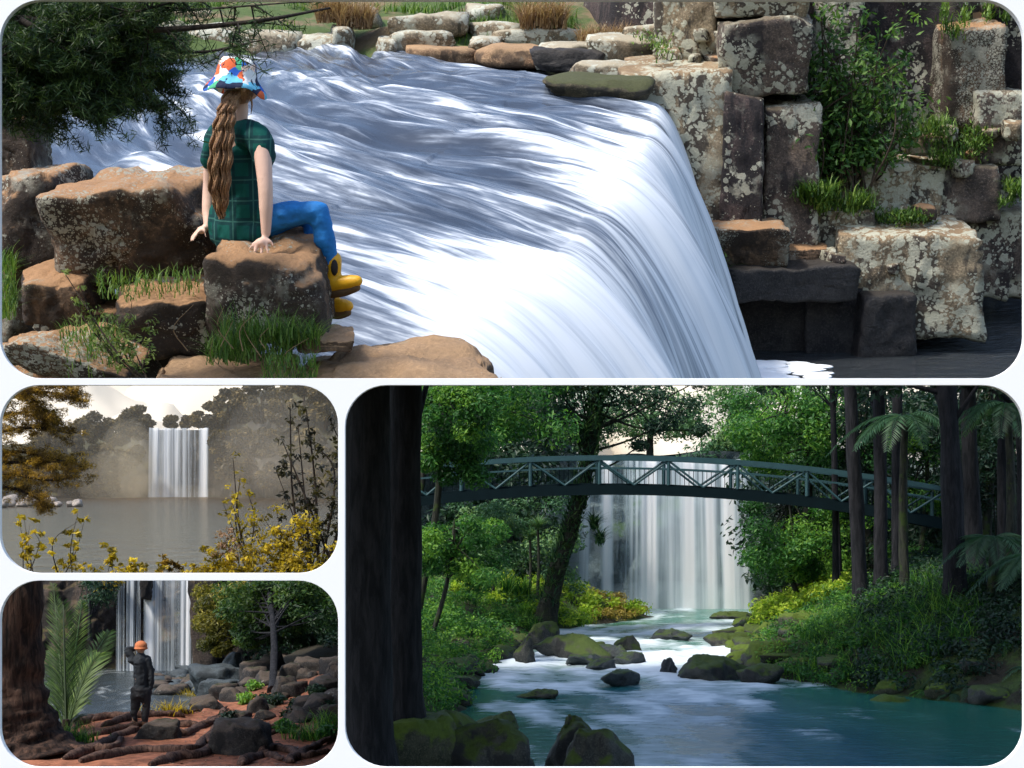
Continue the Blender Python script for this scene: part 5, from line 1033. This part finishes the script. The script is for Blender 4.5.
for k, r_ in enumerate(RTS):
    q = [on(x, y) + np.array([0, 0, .035]) for x, y in r_]; P = spline(q, 30); P = P + np.array([0, 0, 1.]) * (rs.normal(0, .012, 30)[:, None]) + np.array([1, 0, 0]) * (fbm(np.stack([np.arange(30) * .3, np.zeros(30) + k, np.zeros(30)], 1), 3, 3) * .06)[:, None]
    g = G(); tube(g, P, np.interp(np.linspace(0, 1, 30), [0, .08, .5, .9, 1], [.03, .10, .09, .06, .015]) * rs.uniform(.7, 1.2), 9, .5, True, .25, k); g.build('root', rt_m, t)
# palm beside the trunk
pm_l = leaf_mat('palm_leaf', (.012, .032, .008), (.05, .11, .02), (.20, .30, .06), .4)
b = on(66, 738); t = thing('palm', 'young feather palm with upright fronds beside the great trunk', 'palm', b); g = G()
for (tx, ty, L, ar) in ((62, 582, 3.0, .05), (80, 590, 2.7, .15), (112, 612, 2.6, .25), (100, 650, 2.2, .45), (52, 600, 2.6, .12), (92, 668, 1.9, .6), (105, 632, 2.4, .35), (40, 620, 2.4, .3), (72, 600, 2.7, .1), (86, 625, 2.2, .3), (58, 640, 1.9, .2), (98, 690, 1.6, .7), (45, 660, 1.9, .5)):
    tip = W(tx, ty, 40 + rs.uniform(-.5, .9)); d = tip - b; frond(g, rs, b + np.array([0, 0, .05]), d + np.array([rs.uniform(-.25, .25), rs.uniform(-.6, .6), ar * L]), np.linalg.norm(d) * 1.08, ar, rs.uniform(.42, .66), 44, .018, rs.uniform(.2, .8), rs.uniform(-.1, .3), 1.5)
g.build('fronds', pm_l, t, smooth=False)
g = G(); tube(g, [b + np.array([0, 0, -.1]), b + np.array([0, 0, .35])], [.10, .07], 8); g.build('stem', bk_b, t)
# person standing
def Q(x, y, dd=0): return W(x, y, 40 + dd)
base = on(141, 727); Yp = base[1]
def Q(x, y, dd=0): return W(x, y, Yp + dd)
t = thing('person', 'person in dark clothes and orange hat standing with one hand raised to the head', 'person', base)
cloth = plain('dark_jacket', (.012, .017, .024), .8, .3, 12, .4); trou = plain('dark_trousers', (.018, .019, .024), .85, .2, 14, .3)
g = G(); limb(g, [Q(141, 688), Q(141, 675), Q(140.5, 662)], [.13, .125, .15]); limb(g, [Q(140.5, 660), Q(140.5, 652)], [.07, .06]); ell(g, Q(140.8, 648, -.0), (.085, .10, .115)); ell(g, Q(136.3, 648), (.015, .02, .03), 2); ell(g, Q(145.2, 648), (.015, .02, .03), 2)
limb(g, [Q(148, 661), Q(151.5, 676), Q(150.5, 690)], [.07, .05, .035]); limb(g, [Q(133.5, 661), Q(128, 650.5, .02), Q(135, 648.5, .08)], [.07, .05, .035])
for k in range(4): limb(g, [Q(150.2, 690, -.03 + .02 * k), Q(150.4, 693, -.03 + .02 * k), Q(150, 695.5, -.02 + .02 * k)], [.012, .011, .009], 6, 3)
limb(g, [Q(150, 690, -.03), Q(149, 693, -.05)], [.013, .010], 6, 3)
for k in range(4): limb(g, [Q(135, 648.6 - .9 * k + 1.2, .09), Q(137, 648 - .9 * k + 1.2, .11), Q(139, 648 - .9 * k + 1.2, .12)], [.012, .011, .009], 6, 3)
limb(g, [Q(136, 650, .09), Q(138, 651, .1)], [.013, .010], 6, 3)
for hx, kx, ax in ((136.6, 135, 134.5), (145.4, 146, 145)):
    limb(g, [Q(hx, 690), Q(kx, 707), Q(ax, 724)], [.10, .068, .045]); limb(g, [Q(ax, 725.5), Q(ax - .3, 726.2, .22)], [.05, .04])
remesh(g, .016, 2).build('body', plain('tan_skin', (.42, .25, .17), .55, .04, 20, .05), t)
g = G(); limb(g, [Q(141, 694), Q(141, 684), Q(141, 672), Q(140.6, 661)], [.165, .14, .15, .15]); limb(g, [Q(140.6, 660), Q(140.6, 655)], [.11, .08]); limb(g, [Q(147, 660), Q(151.5, 676), Q(150.6, 688)], [.095, .07, .052]); limb(g, [Q(134, 660.5), Q(127.8, 650.5, .02), Q(133.5, 649, .07)], [.095, .07, .052]); r = remesh(g, .014, 2); V = r.V[0]; V += (fbm(V * np.array([7, 7, 11]), 4, 6) * .018)[:, None] * np.array([1, 1, .4]); r.build('jacket', cloth, t)
g = G(); limb(g, [Q(141, 693), Q(141, 690)], [.16, .16])
for hx, kx, ax in ((136.6, 135, 134.5), (145.4, 146, 145)): limb(g, [Q(hx, 691), Q(kx, 707), Q(ax, 721)], [.125, .085, .062])
r = remesh(g, .014, 2); V = r.V[0]; V += (fbm(V * np.array([7, 7, 12]), 4, 9) * .014)[:, None] * np.array([1, 1, .4]); r.build('trousers', trou, t)
for ax in (134.5, 145):
    g = G(); limb(g, [Q(ax, 722), Q(ax, 725.2), Q(ax - .3, 725.8, .2)], [.065, .06, .05]); remesh(g, .014, 2).build('boot', plain('brown_boot', (.10, .045, .025), .7) if ax < 140 else bpy.data.materials['brown_boot'], t)
g = G(); ell(g, Q(141, 645.6), (.125, .13, .10)); ell(g, Q(141, 648.4), (.14, .15, .035)); remesh(g, .014, 2).build('hat', plain('orange_knit', (.52, .17, .07), .9, .2, 40, .5), t)
# bouldery slope
bs = rock_mat('grey_boulder', (.010, .010, .011), (.045, .04, .036), top=(.13, .095, .07), topamt=.55, dark=(.012, .012, .013), dcov=.4, moss=(.03, .034, .010), mossamt=.12, lich=(.22, .2, .17), lcov=.2, lsc=9)
bl = rock_mat('blue_grey_slab', (.012, .019, .024), (.05, .068, .076), top=(.08, .095, .10), topamt=.5, dark=(.012, .018, .022), dcov=.4, sc=.8, rough=.55)
BLD = [('large dark boulder in front of the root tangle, nearest the viewer', 208, 726, 268, 778, bs, 36), ('pale topped boulder standing at the edge of the red earth', 184, 696, 224, 722, bs, 43), ('flat wedge stone lying on the red earth at the feet of the person', 138, 723, 175, 745, bs, 0), ('squarish boulder behind the large dark boulder', 250, 706, 284, 726, bs, 42), ('long low boulder joined to the root tangle', 222, 710, 254, 722, bs, 43.5), ('upright blocky boulder under the thin trunk', 228, 684, 272, 708, bs, 47), ('angular boulder on the slope above the squarish boulder', 272, 690, 312, 716, bs, 46), ('round boulder at the top of the bouldery slope', 292, 660, 326, 684, bs, 54), ('wide boulder at the shaded end of the bouldery slope', 306, 700, 346, 726, bs, 44), ('shadowed boulder below the round boulder', 310, 676, 348, 704, bs, 49),
       ('long slanting blue grey slab beside the pool', 190, 668, 244, 698, bl, 54), ('leaning blue slab above the slanting slab', 218, 652, 250, 692, bl, 56), ('low blue grey rock at the waterline', 196, 682, 238, 702, bl, 52), ('small boulder on the path among the leaves', 262, 742, 284, 756, bs, 37.5), ('dark stone at the corner of the root tangle', 284, 736, 320, 752, bs, 39), ('small stone at the foot of the great trunk', 78, 758, 104, 772, bs, 35.5), ('mid slope boulder beside the thin trunk', 250, 672, 292, 692, bs, 50), ('small boulder wedged between two larger boulders', 244, 700, 262, 712, bs, 44.5), ('high shaded boulder below the leafy bough', 270, 656, 300, 676, bs, 55)]
for i, (lab, x0, y0, x1, y1, mt, Y) in enumerate(BLD):
    if not Y: Y = on((x0 + x1) / 2, y1 - 4)[1]
    pblock('boulder', lab, 'boulder', x0, y0, x1, y1, Y, (x1 - x0) / F * Y * .7, mt, 760 + i, i % 2 == 0, None, .11, 4, I4, rs.uniform(-.4, .4), 7, 26, W, 0, (.55, .9))
for k in range(46):
    px = rs.uniform(152, 214); py = rs.uniform(671, 694) if px > 165 else rs.uniform(674, 692); Y = 7.3 * F / (py - HY) * rs.uniform(.97, 1.0); s = rs.uniform(.14, .36); c = W(px, py, Y)
    g = G(); g.add(*rockv((c[0], Y, WL + s * .3), (s * rs.uniform(1, 1.5), s, s * .8), 800 + k, False, .1, 3, 12)); g.build('pool_rock', bs if k % 3 else bl, tag=('dark rock in the spit of rocks below the split waterfall', 'rock', 'rocks in the spit below the falls'))
for k in range(46):
    px = rs.uniform(226, 344); py = rs.uniform(666, 722); p = on(px, py); s = rs.uniform(.10, .34)
    g = G(); g.add(*rockv((p[0], p[1], p[2] + s * .2), (s * rs.uniform(.9, 1.6), s, s * rs.uniform(.6, 1)), 850 + k, k % 2 == 0, .12, 3, 26, rs.uniform(0, 3), 0, 8, taper=rs.uniform(0, .5))); g.build('slope_rock', bs, tag=('dark rock lying on the bouldery slope beside the red earth', 'rock', 'rocks on the bouldery slope'))
# leaf litter, low plants
g = G(); n = 2600; px = rs.uniform(60, 345, n); Y = rs.uniform(33.5, 43, n); x = (px - HX) / F * Y; z = gh(x, Y) + .012; dens = rs.uniform(0, 1, n) < np.clip((px - 120) / 200, .12, 1)
leaves(g, rs, np.stack([x, Y, z], 1)[dens], .02, 1, .035, .5, 2.5, .1, .5); kind(g.build('fallen_leaves', leaf_mat('dry_leaf', (.05, .022, .01), (.16, .075, .035), (.34, .2, .1), .1), tag=('dry brown leaves scattered over the red earth', 'leaves'), smooth=False), 'stuff')
for lab, px, py, n, hh, lm in (('yellowish grass tuft behind the pale topped boulder', 192, 703, 260, .55, lf_yel), ('small grass tuft at the edge of the pool', 172, 714, 160, .35, lf_yel), ('weedy green tuft beside the shaded boulders', 312, 740, 220, .4, fl_g), ('green weeds at the foot of the great trunk', 72, 742, 200, .45, fl_g), ('green tuft at the end of the bouldery slope', 330, 728, 200, .45, fl_g)):
    p = on(px, py); g = G(); blades(g, rs, p + rs.normal(0, .16, (n, 3)) * np.array([1.3, 1, .05]), hh, .012, 1.0, 3); g.build('grass_tuft', lm, tag=(lab, 'grass tuft'), smooth=False)
for k in range(15):
    p = on(rs.uniform(226, 342), rs.uniform(668, 740)); g = G(); leaves(g, rs, [p + np.array([0, 0, .12])], .22, 260, .05, .45); g.build('slope_plant', fl_d if k % 3 else fl_g, tag=('low leafy plant between the rocks of the bouldery slope', 'plant', 'plants between the boulders'), smooth=False)
# leafy trees of the slope
p = on(273, 692); tree('leafy_tree', 'thin dark tree with green boughs over the bouldery slope', p, W(268, 585, 50), .10, cl(rs, 226, 582, 345, 622, 48.5, 52, 52, .46) + cl(rs, 240, 622, 300, 642, 49, 51, 20, .3), leaf_mat('slope_leaf', (.006, .022, .008), (.028, .075, .016), (.12, .19, .03), .35), bk_d, rs, .085, 210, 1, bend=.02)
tree('leafy_tree', 'yellow leafed tree leaning toward the split waterfall', W(250, 690, 56), W(236, 600, 56), .10, cl(rs, 202, 584, 246, 640, 54.5, 57, 30, .40) + cl(rs, 206, 640, 226, 655, 55, 56, 6, .26), leaf_mat('olive_gold_leaf', (.03, .04, .008), (.12, .12, .018), (.32, .27, .04), .4), bk_d, rs, .08, 190, 1)
tree('leafy_tree', 'dark tree filling the shaded corner behind the bouldery slope', W(320, 700, 58), W(318, 600, 58), .14, cl(rs, 246, 586, 350, 668, 55, 60, 64, .6) + cl(rs, 290, 620, 350, 668, 52.5, 55, 16, .45), fl_d, bk_d, rs, .10, 200, 1)
tree('leafy_tree', 'dark bush on the cliff above the young palm', W(90, 640, 73), W(90, 600, 73), .08, cl(rs, 84, 578, 112, 606, 72, 75, 8, .45), fl_d, bk_d, rs, .10, 120, 1)
tree('leafy_tree', 'sunlit bush on the rim beside the thin side stream', W(106, 590, 75.5), W(108, 574, 75.5), .05, cl(rs, 100, 576, 130, 590, 75, 76, 8, .32), lf_yel, bk_d, rs, .08, 120, 1)
CLIP.clear()
